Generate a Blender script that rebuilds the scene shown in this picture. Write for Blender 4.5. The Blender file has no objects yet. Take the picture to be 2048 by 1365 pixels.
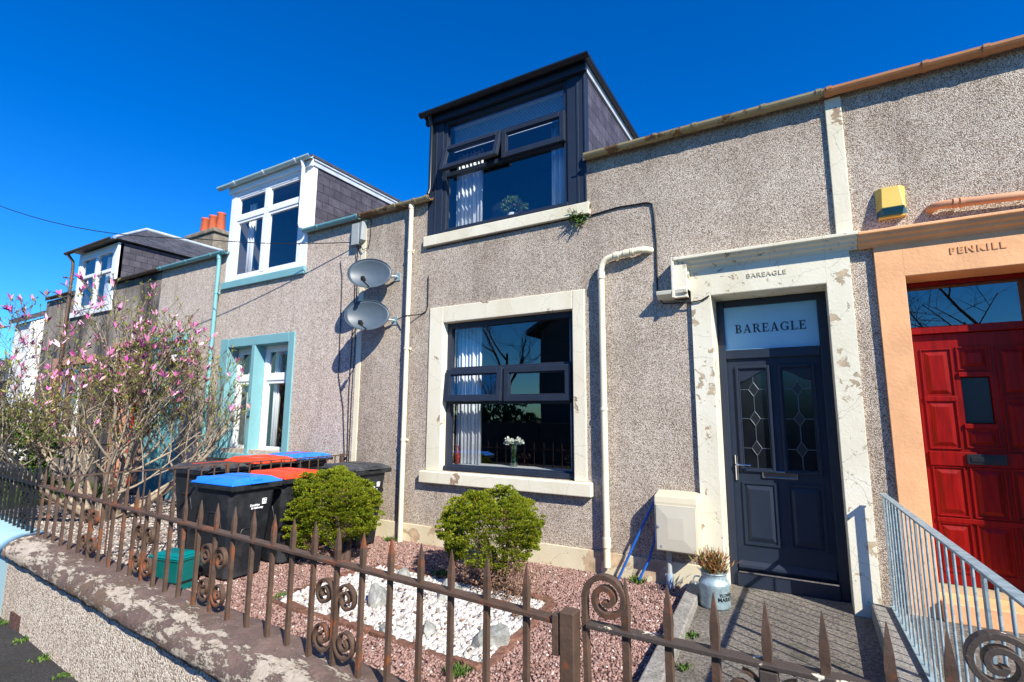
import bpy, bmesh, math, random
import numpy as np
from mathutils import Vector, Matrix
random.seed(7); RS = np.random.RandomState(11)
R = math.radians
S = bpy.context.scene
COL = S.collection
# ------------------------------------------------------------------ camera, world, sun, exposure
# world origin: facade plane is y = 0, camera height is z = 0, garden ground about z = -1.69
cam_d = bpy.data.cameras.new('camera'); cam = bpy.data.objects.new('camera', cam_d); COL.objects.link(cam)
cam_d.sensor_width = 36; cam_d.lens = 36 * 1013.69 / 2048; cam_d.clip_start = .05; cam_d.clip_end = 900
yaw, pit, rol = .5243957, .1440596, .0049298
fwd = Vector((-math.sin(yaw) * math.cos(pit), math.cos(yaw) * math.cos(pit), math.sin(pit)))
rt = Vector((math.cos(yaw), math.sin(yaw), 0)); up = rt.cross(fwd)
r2 = rt * math.cos(rol) + up * math.sin(rol); u2 = -rt * math.sin(rol) + up * math.cos(rol)
cam.matrix_world = Matrix(((r2.x, u2.x, -fwd.x, 0), (r2.y, u2.y, -fwd.y, -5.5), (r2.z, u2.z, -fwd.z, 0), (0, 0, 0, 1)))
S.camera = cam
SUN = Vector((1.12, -.70, 1.02)).normalized()
W = bpy.data.worlds.new('World'); S.world = W; W.use_nodes = True
wn, wl = W.node_tree.nodes, W.node_tree.links
bg = wn['Background']; sky = wn.new('ShaderNodeTexSky'); sky.sky_type = 'NISHITA'; sky.sun_disc = False
sky.sun_elevation = math.asin(SUN.z); sky.sun_rotation = math.atan2(SUN.x, SUN.y)
sky.air_density = 1.0; sky.dust_density = 0; sky.ozone_density = 3.0
hsv = wn.new('ShaderNodeHueSaturation'); hsv.inputs['Saturation'].default_value = 1.45; hsv.inputs['Value'].default_value = 1.0
tint = wn.new('ShaderNodeMix'); tint.data_type = 'RGBA'; tint.blend_type = 'MULTIPLY'; tint.inputs[0].default_value = 1; tint.inputs[7].default_value = (.45, .97, 1.40, 1)
wl.new(sky.outputs[0], hsv.inputs['Color']); wl.new(hsv.outputs[0], tint.inputs[6]); wl.new(tint.outputs[2], bg.inputs['Color'])
bg.inputs['Strength'].default_value = .085
sd = bpy.data.lights.new('sun', 'SUN'); sd.energy = 5; sd.angle = R(.5); sd.color = (1, .93, .80)
so = bpy.data.objects.new('sun', sd); COL.objects.link(so); so.rotation_euler = SUN.to_track_quat('Z', 'Y').to_euler()
S.view_settings.view_transform = 'Standard'; S.view_settings.look = 'None'; S.view_settings.exposure = .77; S.view_settings.gamma = 1
G = -1.69

# ------------------------------------------------------------------ mesh helpers
class MB:
    def __init__(s): s.v = []; s.f = []; s.sm = []
    def add(s, vs, fs, smooth=False):
        n = len(s.v); s.v += [tuple(p) for p in vs]; s.f += [tuple(i + n for i in q) for q in fs]; s.sm += [smooth] * len(fs); return s
    def box(s, x0, x1, y0, y1, z0, z1):
        return s.add([(x0,y0,z0),(x1,y0,z0),(x1,y1,z0),(x0,y1,z0),(x0,y0,z1),(x1,y0,z1),(x1,y1,z1),(x0,y1,z1)],
                     [(0,3,2,1),(4,5,6,7),(0,1,5,4),(1,2,6,5),(2,3,7,6),(3,0,4,7)])
    def frustum(s, b, t):   # two rectangles (x0,x1,y0,y1,z)
        x0,x1,y0,y1,z0 = b; a0,a1,b0,b1,z1 = t
        return s.add([(x0,y0,z0),(x1,y0,z0),(x1,y1,z0),(x0,y1,z0),(a0,b0,z1),(a1,b0,z1),(a1,b1,z1),(a0,b1,z1)],
                     [(0,3,2,1),(4,5,6,7),(0,1,5,4),(1,2,6,5),(2,3,7,6),(3,0,4,7)])
    def quad(s, *p): return s.add(p, [tuple(range(len(p)))])
    def prism(s, prof, axis, a, b):   # 2-D profile swept along an axis
        n = len(prof)
        def pt(p, t): return {'x': (t, p[0], p[1]), 'y': (p[0], t, p[1]), 'z': (p[0], p[1], t)}[axis]
        vs = [pt(p, a) for p in prof] + [pt(p, b) for p in prof]
        fs = [(i, (i+1) % n, n+(i+1) % n, n+i) for i in range(n)] + [tuple(range(n-1, -1, -1)), tuple(range(n, 2*n))]
        return s.add(vs, fs)
    def tube(s, pts, r, n=8, cap=True, smooth=True, flat=1.0):
        P = [Vector(p) for p in pts]; rr = r if hasattr(r, '__len__') else [r] * len(P)
        T = [(P[min(i+1, len(P)-1)] - P[max(i-1, 0)]).normalized() for i in range(len(P))]
        a = Vector((0, 0, 1)) if abs(T[0].z) < .9 else Vector((1, 0, 0))
        U = (a - T[0] * a.dot(T[0])).normalized(); vs = []; fs = []
        for i, p in enumerate(P):
            U = (U - T[i] * U.dot(T[i])).normalized(); V = T[i].cross(U)
            for k in range(n):
                w = 2 * math.pi * (k + .5 * (n == 4)) / n
                vs.append(p + U * (math.cos(w) * rr[i]) + V * (math.sin(w) * rr[i] * flat))
        for i in range(len(P) - 1):
            for k in range(n): fs.append((i*n+k, i*n+(k+1) % n, (i+1)*n+(k+1) % n, (i+1)*n+k))
        s.add(vs, fs, smooth)
        if cap: s.add(vs[:n], [tuple(range(n-1, -1, -1))]); s.add(vs[-n:], [tuple(range(n))])
        return s
    def ribbon(s, pts, nrm, w, t):   # flat bar: width w along nrm, thickness t across
        P = [Vector(p) for p in pts]; N = Vector(nrm).normalized(); vs = []; fs = []
        for i, p in enumerate(P):
            T = (P[min(i+1, len(P)-1)] - P[max(i-1, 0)]).normalized(); B = T.cross(N).normalized()
            vs += [p + N*w/2 + B*t/2, p - N*w/2 + B*t/2, p - N*w/2 - B*t/2, p + N*w/2 - B*t/2]
        for i in range(len(P) - 1):
            for k in range(4): fs.append((i*4+k, i*4+(k+1) % 4, i*4+4+(k+1) % 4, i*4+4+k))
        fs += [(3,2,1,0), tuple(range(len(vs)-4, len(vs)))]
        return s.add(vs, fs)
    def lathe(s, prof, cx, cy, n=20, smooth=True):
        vs = []; fs = []
        for r, z in prof:
            for k in range(n): w = 2*math.pi*k/n; vs.append((cx + r*math.cos(w), cy + r*math.sin(w), z))
        for i in range(len(prof)-1):
            for k in range(n): fs.append((i*n+k, i*n+(k+1) % n, (i+1)*n+(k+1) % n, (i+1)*n+k))
        return s.add(vs, fs, smooth)
    def frame(s, x0, x1, z0, z1, w, y0, y1, wb=None):   # four butted bars in the xz plane
        wb = w if wb is None else wb
        s.box(x0, x0+w, y0, y1, z0, z1); s.box(x1-w, x1, y0, y1, z0, z1)
        s.box(x0+w, x1-w, y0, y1, z0, z0+wb); s.box(x0+w, x1-w, y0, y1, z1-w, z1); return s
    def wall(s, x0, x1, z0, z1, y0, y1, holes, e=.007):
        holes = [(a-e, b+e, c-e, d+e) for a, b, c, d in holes]   # clear of the linings set in the holes
        xs = sorted({x0, x1, *[min(max(h[i], x0), x1) for h in holes for i in (0, 1)]}); zs = sorted({z0, z1, *[min(max(h[i], z0), z1) for h in holes for i in (2, 3)]})
        solid = lambda i, j: 0 <= i < len(xs)-1 and 0 <= j < len(zs)-1 and not any(h[0] < (xs[i]+xs[i+1])/2 < h[1] and h[2] < (zs[j]+zs[j+1])/2 < h[3] for h in holes)
        for i in range(len(xs)-1):
            for j in range(len(zs)-1):
                if not solid(i, j): continue
                a, b, c, d = xs[i], xs[i+1], zs[j], zs[j+1]
                s.quad((a,y0,c),(b,y0,c),(b,y0,d),(a,y0,d)); s.quad((a,y1,c),(a,y1,d),(b,y1,d),(b,y1,c))
                if not solid(i-1, j): s.quad((a,y0,c),(a,y0,d),(a,y1,d),(a,y1,c))
                if not solid(i+1, j): s.quad((b,y0,c),(b,y1,c),(b,y1,d),(b,y0,d))
                if not solid(i, j-1): s.quad((a,y0,c),(a,y1,c),(b,y1,c),(b,y0,c))
                if not solid(i, j+1): s.quad((a,y0,d),(b,y0,d),(b,y1,d),(a,y1,d))
        return s
def mesh_of(name, mb, m, origin):
    me = bpy.data.meshes.new(name); o = Vector(origin)
    me.from_pydata([tuple(Vector(p) - o) for p in mb.v], [], mb.f)
    if any(mb.sm): me.polygons.foreach_set('use_smooth', mb.sm)
    me.materials.append(m); me.update(); return me
def tag(o, label=None, cat=None, group=None, kind=None):
    for k, v in (('label', label), ('category', cat), ('group', group), ('kind', kind)):
        if v: o[k] = v
    return o
ORG = {}
def thing(name, label, cat, loc, group=None, rz=0):
    o = bpy.data.objects.new(name, None); COL.objects.link(o); o.empty_display_size = .1
    o.location = loc; o.rotation_euler = (0, 0, rz); ORG[o] = Vector((0,0,0)) if rz else Vector(loc)
    return tag(o, label, cat, group)
def part(name, mb, m, parent, label=None, bevel=0, kind=None, seg=2):
    org = ORG[parent]; o = bpy.data.objects.new(name, mesh_of(name, mb, m, org)); COL.objects.link(o); o.parent = parent; ORG[o] = org
    if bevel: b = o.modifiers.new('bevel', 'BEVEL'); b.width = bevel; b.segments = seg; b.limit_method = 'ANGLE'; b.angle_limit = R(40)
    return tag(o, label, kind=kind)
def single(name, mb, m, label, cat, loc=(0,0,0), group=None, bevel=0, kind=None):
    o = bpy.data.objects.new(name, mesh_of(name, mb, m, loc)); COL.objects.link(o); o.location = loc; ORG[o] = Vector(loc)
    if bevel: b = o.modifiers.new('bevel', 'BEVEL'); b.width = bevel; b.segments = 2; b.limit_method = 'ANGLE'; b.angle_limit = R(40)
    return tag(o, label, cat, group, kind)
def struct(name, mb, m, loc=(0,0,0)): return single(name, mb, m, None, None, loc, kind='structure')
def copy_thing(o, loc, label=None, rz=None):
    def cp(a, par):
        c = a.copy(); COL.objects.link(c)
        if par: c.parent = par
        for ch in a.children: cp(ch, c)
        return c
    c = cp(o, None); c.location = loc
    if rz is not None: c.rotation_euler = (0, 0, rz)
    if label: c['label'] = label
    return c
def text_mb(txt, size, cx, y, cz, depth=.004, ox=0, bold=0, spacing=1.0):
    cu = bpy.data.curves.new('t', 'FONT'); cu.body = txt; cu.size = size; cu.align_x = 'CENTER'; cu.align_y = 'CENTER'
    cu.extrude = depth / 2; cu.offset = bold; cu.space_character = spacing; cu.resolution_u = 3
    ob = bpy.data.objects.new('t', cu); COL.objects.link(ob); dg = bpy.context.evaluated_depsgraph_get(); dg.update()
    me = bpy.data.meshes.new_from_object(ob.evaluated_get(dg)); mb = MB()
    mb.add([(cx + v.co.x, y - v.co.z, cz + v.co.y) for v in me.vertices], [tuple(p.vertices) for p in me.polygons])
    bpy.data.objects.remove(ob); bpy.data.curves.remove(cu); bpy.data.meshes.remove(me); return mb

# ------------------------------------------------------------------ materials
class NT:
    def __init__(s, name):
        s.m = bpy.data.materials.new(name); s.m.use_nodes = True; s.t = s.m.node_tree; s.n = s.t.nodes; s.l = s.t.links
        s.b = s.n['Principled BSDF']; s.co = s.n.new('ShaderNodeTexCoord').outputs['Object']
    def set(s, sock, v):
        if hasattr(v, 'is_output') or isinstance(v, bpy.types.NodeSocket): s.l.new(v, sock)
        else: sock.default_value = v if not (isinstance(v, tuple) and len(v) == 3 and sock.type == 'RGBA') else (*v, 1)
    def node(s, t, ins=(), out=0, **kw):
        n = s.n.new(t)
        for k, v in kw.items(): setattr(n, k, v)
        for k, v in dict(ins).items(): s.set(n.inputs[k], v)
        return n.outputs[out]
    def map(s, scale=(1,1,1), rot=(0,0,0), src=None): return s.node('ShaderNodeMapping', {'Vector': src or s.co, 'Scale': scale, 'Rotation': rot})
    def noise(s, sc, det=3, rough=.55, vec=None, out=0, dist=0): return s.node('ShaderNodeTexNoise', {'Vector': vec or s.co, 'Scale': sc, 'Detail': det, 'Roughness': rough, 'Distortion': dist}, out)
    def vor(s, sc, out, vec=None, **kw): return s.node('ShaderNodeTexVoronoi', {'Vector': vec or s.co, 'Scale': sc}, out, **kw)
    def ramp(s, f, *st, interp='LINEAR'):
        n = s.n.new('ShaderNodeValToRGB'); s.l.new(f, n.inputs[0]); e = n.color_ramp.elements; n.color_ramp.interpolation = interp
        while len(e) < len(st): e.new(.5)
        for i, (p, c) in enumerate(st): e[i].position = p; e[i].color = (*c, 1) if isinstance(c, tuple) else (c, c, c, 1)
        return n.outputs[0]
    def mix(s, f, a, b, mode='MIX'):
        n = s.n.new('ShaderNodeMix'); n.data_type = 'RGBA'; n.blend_type = mode
        s.set(n.inputs[0], f); s.set(n.inputs[6], a); s.set(n.inputs[7], b); return n.outputs[2]
    def math(s, op, a, b=0): 
        n = s.n.new('ShaderNodeMath'); n.operation = op; s.set(n.inputs[0], a); s.set(n.inputs[1], b); return n.outputs[0]
    def bump(s, h, dist=.01, st=1.0, nrm=None):
        n = s.n.new('ShaderNodeBump'); s.l.new(h, n.inputs['Height']); n.inputs['Distance'].default_value = dist; n.inputs['Strength'].default_value = st
        if nrm: s.l.new(nrm, n.inputs['Normal'])
        return n.outputs[0]
    def done(s, col, rough=.8, nrm=None, metal=0, spec=.5, coat=0):
        s.set(s.b.inputs['Base Color'], col); s.set(s.b.inputs['Roughness'], rough); s.set(s.b.inputs['Metallic'], metal)
        s.b.inputs['Specular IOR Level'].default_value = spec; s.b.inputs['Coat Weight'].default_value = coat
        if nrm: s.l.new(nrm, s.b.inputs['Normal'])
        return s.m
def plain(name, c, rough=.5, var=.12, sc=6, bump=.0, bsc=60, metal=0, spec=.5, coat=0):
    t = NT(name); d = tuple(x * (1 - var) for x in c); l = tuple(min(1, x * (1 + var)) for x in c)
    col = t.ramp(t.noise(sc, 5, .65), (.3, d), (.7, l))
    return t.done(col, rough, t.bump(t.noise(bsc, 3), .004, bump) if bump else None, metal, spec, coat)
def pebbledash(name, cols, sc=150, stain=(.6, .56, .52), amt=(.42, .70), dark=None, streak=.20):
    t = NT(name); p = t.vor(sc, 'Color'); d = t.vor(sc, 'Distance')
    sep = t.node('ShaderNodeSeparateColor', {'Color': p}); st = [((i + .0) / len(cols), c) for i, c in enumerate(cols)]
    col = t.ramp(sep, *st, interp='CONSTANT')
    gap = t.ramp(d, (.40, 1.0), (.85, .55)); col = t.mix(1, col, gap, 'MULTIPLY')
    col = t.mix(1, col, t.ramp(t.noise(9, 5, .7), (.3, .86), (.7, 1.10)), 'MULTIPLY')
    big = t.ramp(t.noise(.9, 7, .66, t.map((1, 1, .6))), (amt[0], 1.0), (amt[1], stain)); col = t.mix(1, col, big, 'MULTIPLY')
    run = t.ramp(t.noise(2.2, 5, .6, t.map((2.6, 1, .16))), (.52, 1.0), (.78, 1 - streak)); col = t.mix(1, col, run, 'MULTIPLY')   # rain streaks
    if dark: col = t.mix(t.ramp(t.noise(.8, 4, .6, t.map((1.6, 1, .5))), (.35, 0.0), (.6, 1.0)), col, dark)
    return t.done(col, .9, t.bump(d, -.007, .7), 0, .25)
CH = [(.71,.63,.53),(.34,.255,.19),(.59,.51,.425),(.77,.70,.605),(.24,.18,.135),(.61,.525,.435),(.43,.34,.265),(.68,.60,.505),(.37,.295,.23),(.74,.66,.565)]
M_dash = pebbledash('pebbledash', CH, 138, (.62,.59,.57), (.44,.70))
M_dash2 = pebbledash('pebbledash_light', [(.80,.71,.62),(.40,.305,.245),(.69,.595,.51),(.86,.785,.70),(.29,.215,.175),(.73,.625,.54),(.52,.415,.34),(.78,.69,.60)], 118, (.80,.74,.68), (.45,.75))
M_dash3 = pebbledash('pebbledash_soot', CH, 120, (.6,.58,.56), (.4,.7), dark=(.055,.055,.06))
M_dashw = pebbledash('pebbledash_wall', [(.86,.76,.62),(.58,.46,.36),(.76,.65,.52),(.90,.82,.69),(.37,.28,.21),(.82,.71,.57)], 85, (.84,.79,.74), (.45,.75), None, .1)
def peeling(name, paint, under, thr=.6, sc=3.0, rough=.6):
    t = NT(name); n = t.noise(sc, 9, .66, dist=.4); n2 = t.noise(sc * 9, 5, .6); zone = t.noise(1.3, 2)
    f = t.math('ADD', n, t.math('MULTIPLY', t.math('SUBTRACT', zone, .5), .35))
    mk = t.ramp(f, (thr, 0.0), (thr + .012, 1.0)); sp = t.ramp(n2, (.70, 0.0), (.72, 1.0)); mk = t.mix(1, mk, t.mix(.7, sp, mk), 'LIGHTEN') 
    dirt = t.ramp(t.noise(1.5, 5, .6, t.map((1, 1, .4))), (.4, 1.0), (.8, (.80, .76, .66)))
    und = t.ramp(t.noise(7, 4), (.35, under), (.65, tuple(min(1, x * 1.7) for x in under)))
    col = t.mix(mk, t.mix(1, paint, dirt, 'MULTIPLY'), und)
    ck = t.ramp(t.node('ShaderNodeTexVoronoi', {'Vector': t.mix(.12, t.co, t.noise(4, 4, out=1)), 'Scale': 2.6}, 'Distance', feature='DISTANCE_TO_EDGE'), (.0, .45), (.004, 1.0))
    col = t.mix(1, col, ck, 'MULTIPLY')
    return t.done(col, rough, t.bump(mk, -.003, 1.0, t.bump(t.noise(45, 4), .004, .5)), 0, .35)
M_cream = peeling('cream_masonry_paint', (.76,.72,.58), (.26,.18,.12), .645)
M_creamflake = peeling('cream_flaking_paint', (.76,.73,.60), (.34,.27,.18), .605, 9.0)
M_plinth = peeling('plinth_paint', (.68,.62,.46), (.36,.27,.18), .57, 2.4)
M_creamclean = plain('cream_gloss_paint', (.74,.68,.50), .42, .10, 4, .15)
M_cgut = peeling('weathered_cream_gutter_paint', (.36,.30,.17), (.13,.07,.03), .555, 5.0, .6)
M_orange = plain('orange_masonry_paint', (.80,.42,.20), .7, .17, 2.2, .6, 40)
M_orangeg = plain('brown_orange_gutter', (.50,.22,.085), .5, .15, 5, .1)
M_teal = plain('teal_masonry_paint', (.17,.38,.42), .65, .06, 3, .3, 40)
M_tealg = plain('teal_gloss_paint', (.17,.40,.43), .4, .08, 3)
M_white = plain('white_upvc', (.82,.84,.86), .3, .03, 3)
M_anth = plain('anthracite_upvc', (.019,.027,.046), .42, .12, 9, .25, 150, 0, .35)
M_anthdoor = plain('anthracite_door', (.017,.026,.045), .5, .1, 5, .3, 120, 0, .25)
M_black = plain('black_plastic', (.012,.013,.015), .35, .2, 6)
def scuffed(name, c, dust, amt=.45, rough=.42):
    t = NT(name); col = t.ramp(t.noise(5, 5, .7), (.3, tuple(x*.75 for x in c)), (.7, tuple(x*1.25 for x in c)))
    col = t.mix(t.ramp(t.noise(3.2, 8, .75), (.48, 0.0), (.75, amt)), col, dust); sc = t.ramp(t.noise(14, 4, .6, t.map((.6, 6, 6))), (.69, 0.0), (.72, amt))
    col = t.mix(sc, col, dust); return t.done(col, t.ramp(t.noise(6, 5), (.3, rough - .1), (.7, rough + .25)), t.bump(t.noise(90, 3), .003, .3))
M_binb = scuffed('bin_plastic', (.010,.012,.016), (.075,.075,.075), .5)
M_blue = scuffed('blue_lid_plastic', (.012,.20,.80), (.10,.28,.75), .3, .4)
M_red = scuffed('red_lid_plastic', (.85,.055,.012), (.78,.15,.08), .3, .4)
M_bdark = scuffed('charcoal_lid_plastic', (.030,.034,.042), (.16,.155,.15), .55, .45)
M_green = plain('caddy_plastic', (.0,.12,.115), .36, .1, 5)
M_whitep = plain('white_print', (.85,.86,.88), .6, .03)
M_dish = plain('dish_grey_paint', (.065,.092,.122), .45, .12, 9)
M_grey = plain('grey_plastic', (.33,.36,.36), .5, .08)
M_brass = plain('chrome', (.75,.77,.80), .08, .03, metal=1)
M_lead = plain('lead_flashing', (.42,.47,.53), .5, .18, 5)
M_terra = plain('terracotta', (.46,.095,.035), .75, .15, 6, .3)
M_yellow = plain('alarm_yellow', (.66,.46,.10), .4, .05)
M_alteal = plain('alarm_teal', (.005,.085,.14), .35, .05)
M_meter = plain('meter_box_plastic', (.60,.55,.40), .45, .05, 3, .1)
M_hose = plain('blue_pipe', (.01,.12,.50), .4, .1)
M_curtain = plain('white_curtain', (.80,.82,.85), .9, .04)
M_room = plain('room_paint', (.10,.095,.09), .9, .1)
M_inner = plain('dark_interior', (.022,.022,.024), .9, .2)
M_sill = plain('white_sill', (.7,.7,.7), .4, .05)
M_blind = plain('blind_slat', (.75,.76,.76), .5, .05)
M_film = plain('frosted_film', (.26,.52,.72), .3, .05, 2)  # the sky blue showing in the film is put into its colour
M_filmlet = plain('sign_lettering', (.016,.024,.042), .4, .05)
M_grout = plain('lead_came', (.10,.12,.15), .4, .1, metal=.5)
M_wire = plain('black_cable', (.013,.013,.014), .5, .1)
M_soil = plain('soil', (.06,.045,.035), .95, .4, 5, .8, 20)
M_stalk = plain('dry_stalk', (.22,.12,.055), .8, .3, 30)
def slate(name, c, yz=True, w=.26, h=.16):
    t = NT(name); s = t.node('ShaderNodeSeparateXYZ', {'Vector': t.co}); n = s.node
    v = t.node('ShaderNodeCombineXYZ', {'X': n.outputs['Y' if yz else 'X'], 'Y': n.outputs['Z']})
    bn = t.n.new('ShaderNodeTexBrick'); t.l.new(v, bn.inputs['Vector'])
    for k, val in (('Scale', 1), ('Mortar Size', .004), ('Brick Width', w), ('Row Height', h), ('Mortar Smooth', .2), ('Bias', 0)): bn.inputs[k].default_value = val
    bn.inputs['Color1'].default_value = (*c, 1); bn.inputs['Color2'].default_value = (*[x * 1.7 for x in c], 1); bn.inputs['Mortar'].default_value = (.01, .01, .012, 1)
    col = t.mix(1, bn.outputs[0], t.ramp(t.noise(5, 6, .7), (.3, .6), (.75, 1.5)), 'MULTIPLY')
    return t.done(col, .55, t.bump(bn.outputs['Fac'], -.01, 1.0, t.bump(t.noise(30, 4), .006, .5)))
M_slate = slate('roof_slate', (.050,.046,.058)); M_slatex = slate('roof_slate_front', (.050,.050,.058), False)
def rust(name, c, rc, thr=.62, rough=.5):
    t = NT(name); n = t.noise(6, 8, .7); col = t.mix(t.ramp(n, (thr, 0.0), (thr + .08, 1.0)), t.ramp(t.noise(14, 4), (.3, tuple(x*.75 for x in c)), (.7, tuple(x*1.3 for x in c))), rc)
    return t.done(col, rough, t.bump(t.noise(60, 5, .7), .004, .6), 0, .45)
M_iron = rust('brown_painted_iron', (.088,.055,.038), (.21,.068,.026), .55)
M_blackiron = rust('black_painted_iron', (.012,.012,.014), (.03,.02,.015), .8, .4)
def flaked_iron():
    t = NT('flaking_painted_iron'); n = t.noise(9, 8, .7); col = t.mix(t.ramp(n, (.60, 0.0), (.615, 1.0)), (.065,.050,.042), (.72,.66,.50))
    return t.done(col, .5, t.bump(t.noise(50, 5, .7), .004, .6))
M_flakeiron = flaked_iron()
def galv():
    t = NT('galvanised_steel'); c = t.vor(38, 'Color'); s = t.node('ShaderNodeSeparateColor', {'Color': c})
    return t.done(t.ramp(s, (0, (.25,.35,.39)), (1, (.40,.52,.56))), .48, None, .35, .5)
M_galv = galv()
def coping_mat():
    t = NT('flaking_coping_paint'); v = t.map((2.6, 8.0, 8.0), (0, 0, .75)); n = t.noise(2.2, 10, .78, v, dist=.15); z = t.noise(1.1, 3, vec=t.map((1,1,1)))
    geo = t.node('ShaderNodeSeparateXYZ', {'Vector': t.co}).node; ob = t.math('ABSOLUTE', t.math('SUBTRACT', t.math('ADD', geo.outputs['Y'], t.math('MULTIPLY', geo.outputs['X'], .0697)), -.115))
    f = t.math('ADD', n, t.math('MULTIPLY', t.math('SUBTRACT', z, .5), .45)); f = t.math('SUBTRACT', f, t.math('MULTIPLY', ob, .75))
    mk = t.ramp(f, (.462, 0.0), (.485, .95)); chip = t.ramp(t.noise(28, 6, .7), (.60, 0.0), (.62, .9)); mk = t.mix(1, mk, t.mix(1, chip, t.ramp(f, (.40, 0.0), (.44, 1.0)), 'MULTIPLY'), 'LIGHTEN')
    br = t.ramp(t.noise(5, 8, .75), (.3, (.085,.055,.045)), (.5, (.15,.100,.082)), (.7, (.25,.165,.135)))
    br = t.mix(t.ramp(t.noise(1.9, 5, .65), (.52, 0.0), (.70, .8)), br, (.17,.105,.040))
    br = t.mix(t.ramp(t.noise(55, 3), (.68, 0.0), (.74, .6)), br, (.42,.38,.33))
    col = t.mix(mk, br, t.ramp(t.noise(16, 5, .7), (.3, (.32,.25,.19)), (.5, (.50,.43,.34)), (.8, (.62,.55,.46))))
    return t.done(col, .8, t.bump(mk, .006, 1.0, t.bump(t.noise(22, 8, .75), .018, .9)))
M_coping = coping_mat()
def ground_mat(name, c1, c2, sc=60, moss=None):
    t = NT(name); col = t.ramp(t.noise(sc, 6, .75), (.35, c1), (.68, c2)); col = t.mix(1, col, t.ramp(t.noise(1.2, 6, .65), (.3, .7), (.7, 1.25)), 'MULTIPLY')
    if moss: col = t.mix(t.ramp(t.noise(2.2, 7, .7), (.56, 0.0), (.72, .75)), col, moss)
    return t.done(col, .9, t.bump(t.noise(sc * 1.5, 5, .7), .012, .9), 0, .3)
M_tarmac = ground_mat('tarmac', (.022,.022,.024), (.075,.073,.070), 70, (.05,.045,.03))
M_concrete = ground_mat('weathered_concrete', (.045,.040,.035), (.30,.27,.235), 38, (.05,.048,.032))
M_kerb = ground_mat('kerb_concrete', (.16,.15,.14), (.42,.40,.36), 40, (.08,.08,.06))
M_earth = ground_mat('earth', (.03,.035,.018), (.07,.075,.035), 9)
M_stone = ground_mat('sandstone', (.38,.20,.13), (.52,.30,.21), 12)
M_brick = ground_mat('red_edging_stone', (.10,.048,.034), (.26,.13,.09), 22, (.06,.05,.03))
def island(name, st, rough=.8, bump=0, spec=.3):
    t = NT(name); f = t.node('ShaderNodeNewGeometry', out='Random Per Island')
    return t.done(t.ramp(f, *st), rough, t.bump(t.noise(80, 3), .004, bump) if bump else None, 0, spec)
M_pink = island('pink_granite_chips', ((0,(.13,.070,.058)),(.35,(.29,.172,.147)),(.7,(.38,.245,.212)),(.93,(.20,.13,.115)),(.97,(.42,.36,.32)),(1,(.62,.57,.53))), .85)
M_pinkb = ground_mat('pink_gravel_base', (.07,.036,.030), (.20,.11,.095), 45)
M_whitest = island('white_pebbles', ((0,(.33,.31,.29)),(.5,(.54,.53,.52)),(.85,(.66,.65,.63)),(1,(.50,.42,.34))), .6)
M_greych = island('grey_chippings', ((0,(.08,.068,.062)),(.4,(.22,.185,.17)),(.8,(.37,.325,.29)),(1,(.56,.52,.48))), .85)
M_greyb = ground_mat('grey_gravel_base', (.08,.07,.065), (.32,.28,.26), 40)
M_conifer = island('cypress_foliage', ((0,(.025,.065,.005)),(.3,(.09,.15,.007)),(.7,(.21,.235,.010)),(.96,(.31,.29,.013)),(1,(.22,.12,.04))), .6, 0, .2)
M_dead = island('dead_foliage', ((0,(.10,.05,.03)),(1,(.30,.19,.13))), .9)
M_bark = plain('grey_bark', (.32,.26,.195), .85, .35, 14, .8, 50)
M_darkbark = plain('brown_bark', (.07,.042,.03), .9, .3, 20, .9, 40)
M_magleaf = island('magnolia_leaf_buds', ((0,(.10,.13,.02)),(.6,(.22,.25,.045)),(1,(.30,.24,.08))), .6)
def petal():
    t = NT('magnolia_petal'); f = t.node('ShaderNodeNewGeometry', out='Random Per Island')
    return t.done(t.ramp(f, (0,(.42,.05,.25)), (.35,(.64,.16,.40)), (.7,(.78,.36,.55)), (.9,(.86,.62,.68)), (1,(.80,.42,.28))), .55, None, 0, .3)
M_petal = petal()
M_leafg = island('green_leaf', ((0,(.03,.075,.012)),(1,(.11,.19,.03))), .6)
M_leafr = island('red_leaf', ((0,(.14,.03,.012)),(.7,(.30,.07,.02)),(1,(.20,.16,.03))), .6)
M_rose = island('cream_rose', ((0,(.78,.80,.62)),(1,(.9,.9,.82))), .6)
M_rock = ground_mat('grey_rock', (.16,.17,.16), (.46,.46,.43), 14, (.22,.22,.15))
def reddoor():
    t = NT('red_stained_wood'); col = t.ramp(t.noise(5, 7, .7, t.map((7, 7, .6))), (.3, (.12,.002,.001)), (.7, (.27,.004,.002)))
    return t.done(col, .42, t.bump(t.noise(12, 5, .6, t.map((9, 9, .5))), .003, .4), 0, .2)
M_rdoor = reddoor()
def glass(name, tint=(.9,.93,.95), f0=.0):
    t = NT(name); n = t.n; n.remove(t.b); g = n.new('ShaderNodeNewGeometry')   # same reflectance from either side of the pane
    dt = n.new('ShaderNodeVectorMath'); dt.operation = 'DOT_PRODUCT'; t.l.new(g.outputs['Normal'], dt.inputs[0]); t.l.new(g.outputs['Incoming'], dt.inputs[1])
    fr = t.math('ADD', .18, t.math('MULTIPLY', .9, t.math('POWER', t.math('SUBTRACT', 1.0, t.math('ABSOLUTE', dt.outputs['Value'])), 5.0)))
    tr = n.new('ShaderNodeBsdfTransparent'); tr.inputs[0].default_value = (*tint, 1); gl = n.new('ShaderNodeBsdfGlossy'); gl.inputs['Roughness'].default_value = 0
    mx = n.new('ShaderNodeMixShader'); t.l.new(fr, mx.inputs[0]); t.l.new(tr.outputs[0], mx.inputs[1]); t.l.new(gl.outputs[0], mx.inputs[2])
    t.l.new(mx.outputs[0], n['Material Output'].inputs[0]); return t.m
M_glass = glass('window_glass')
M_vase = glass('green_vase_glass', (.35,.62,.48))

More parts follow.
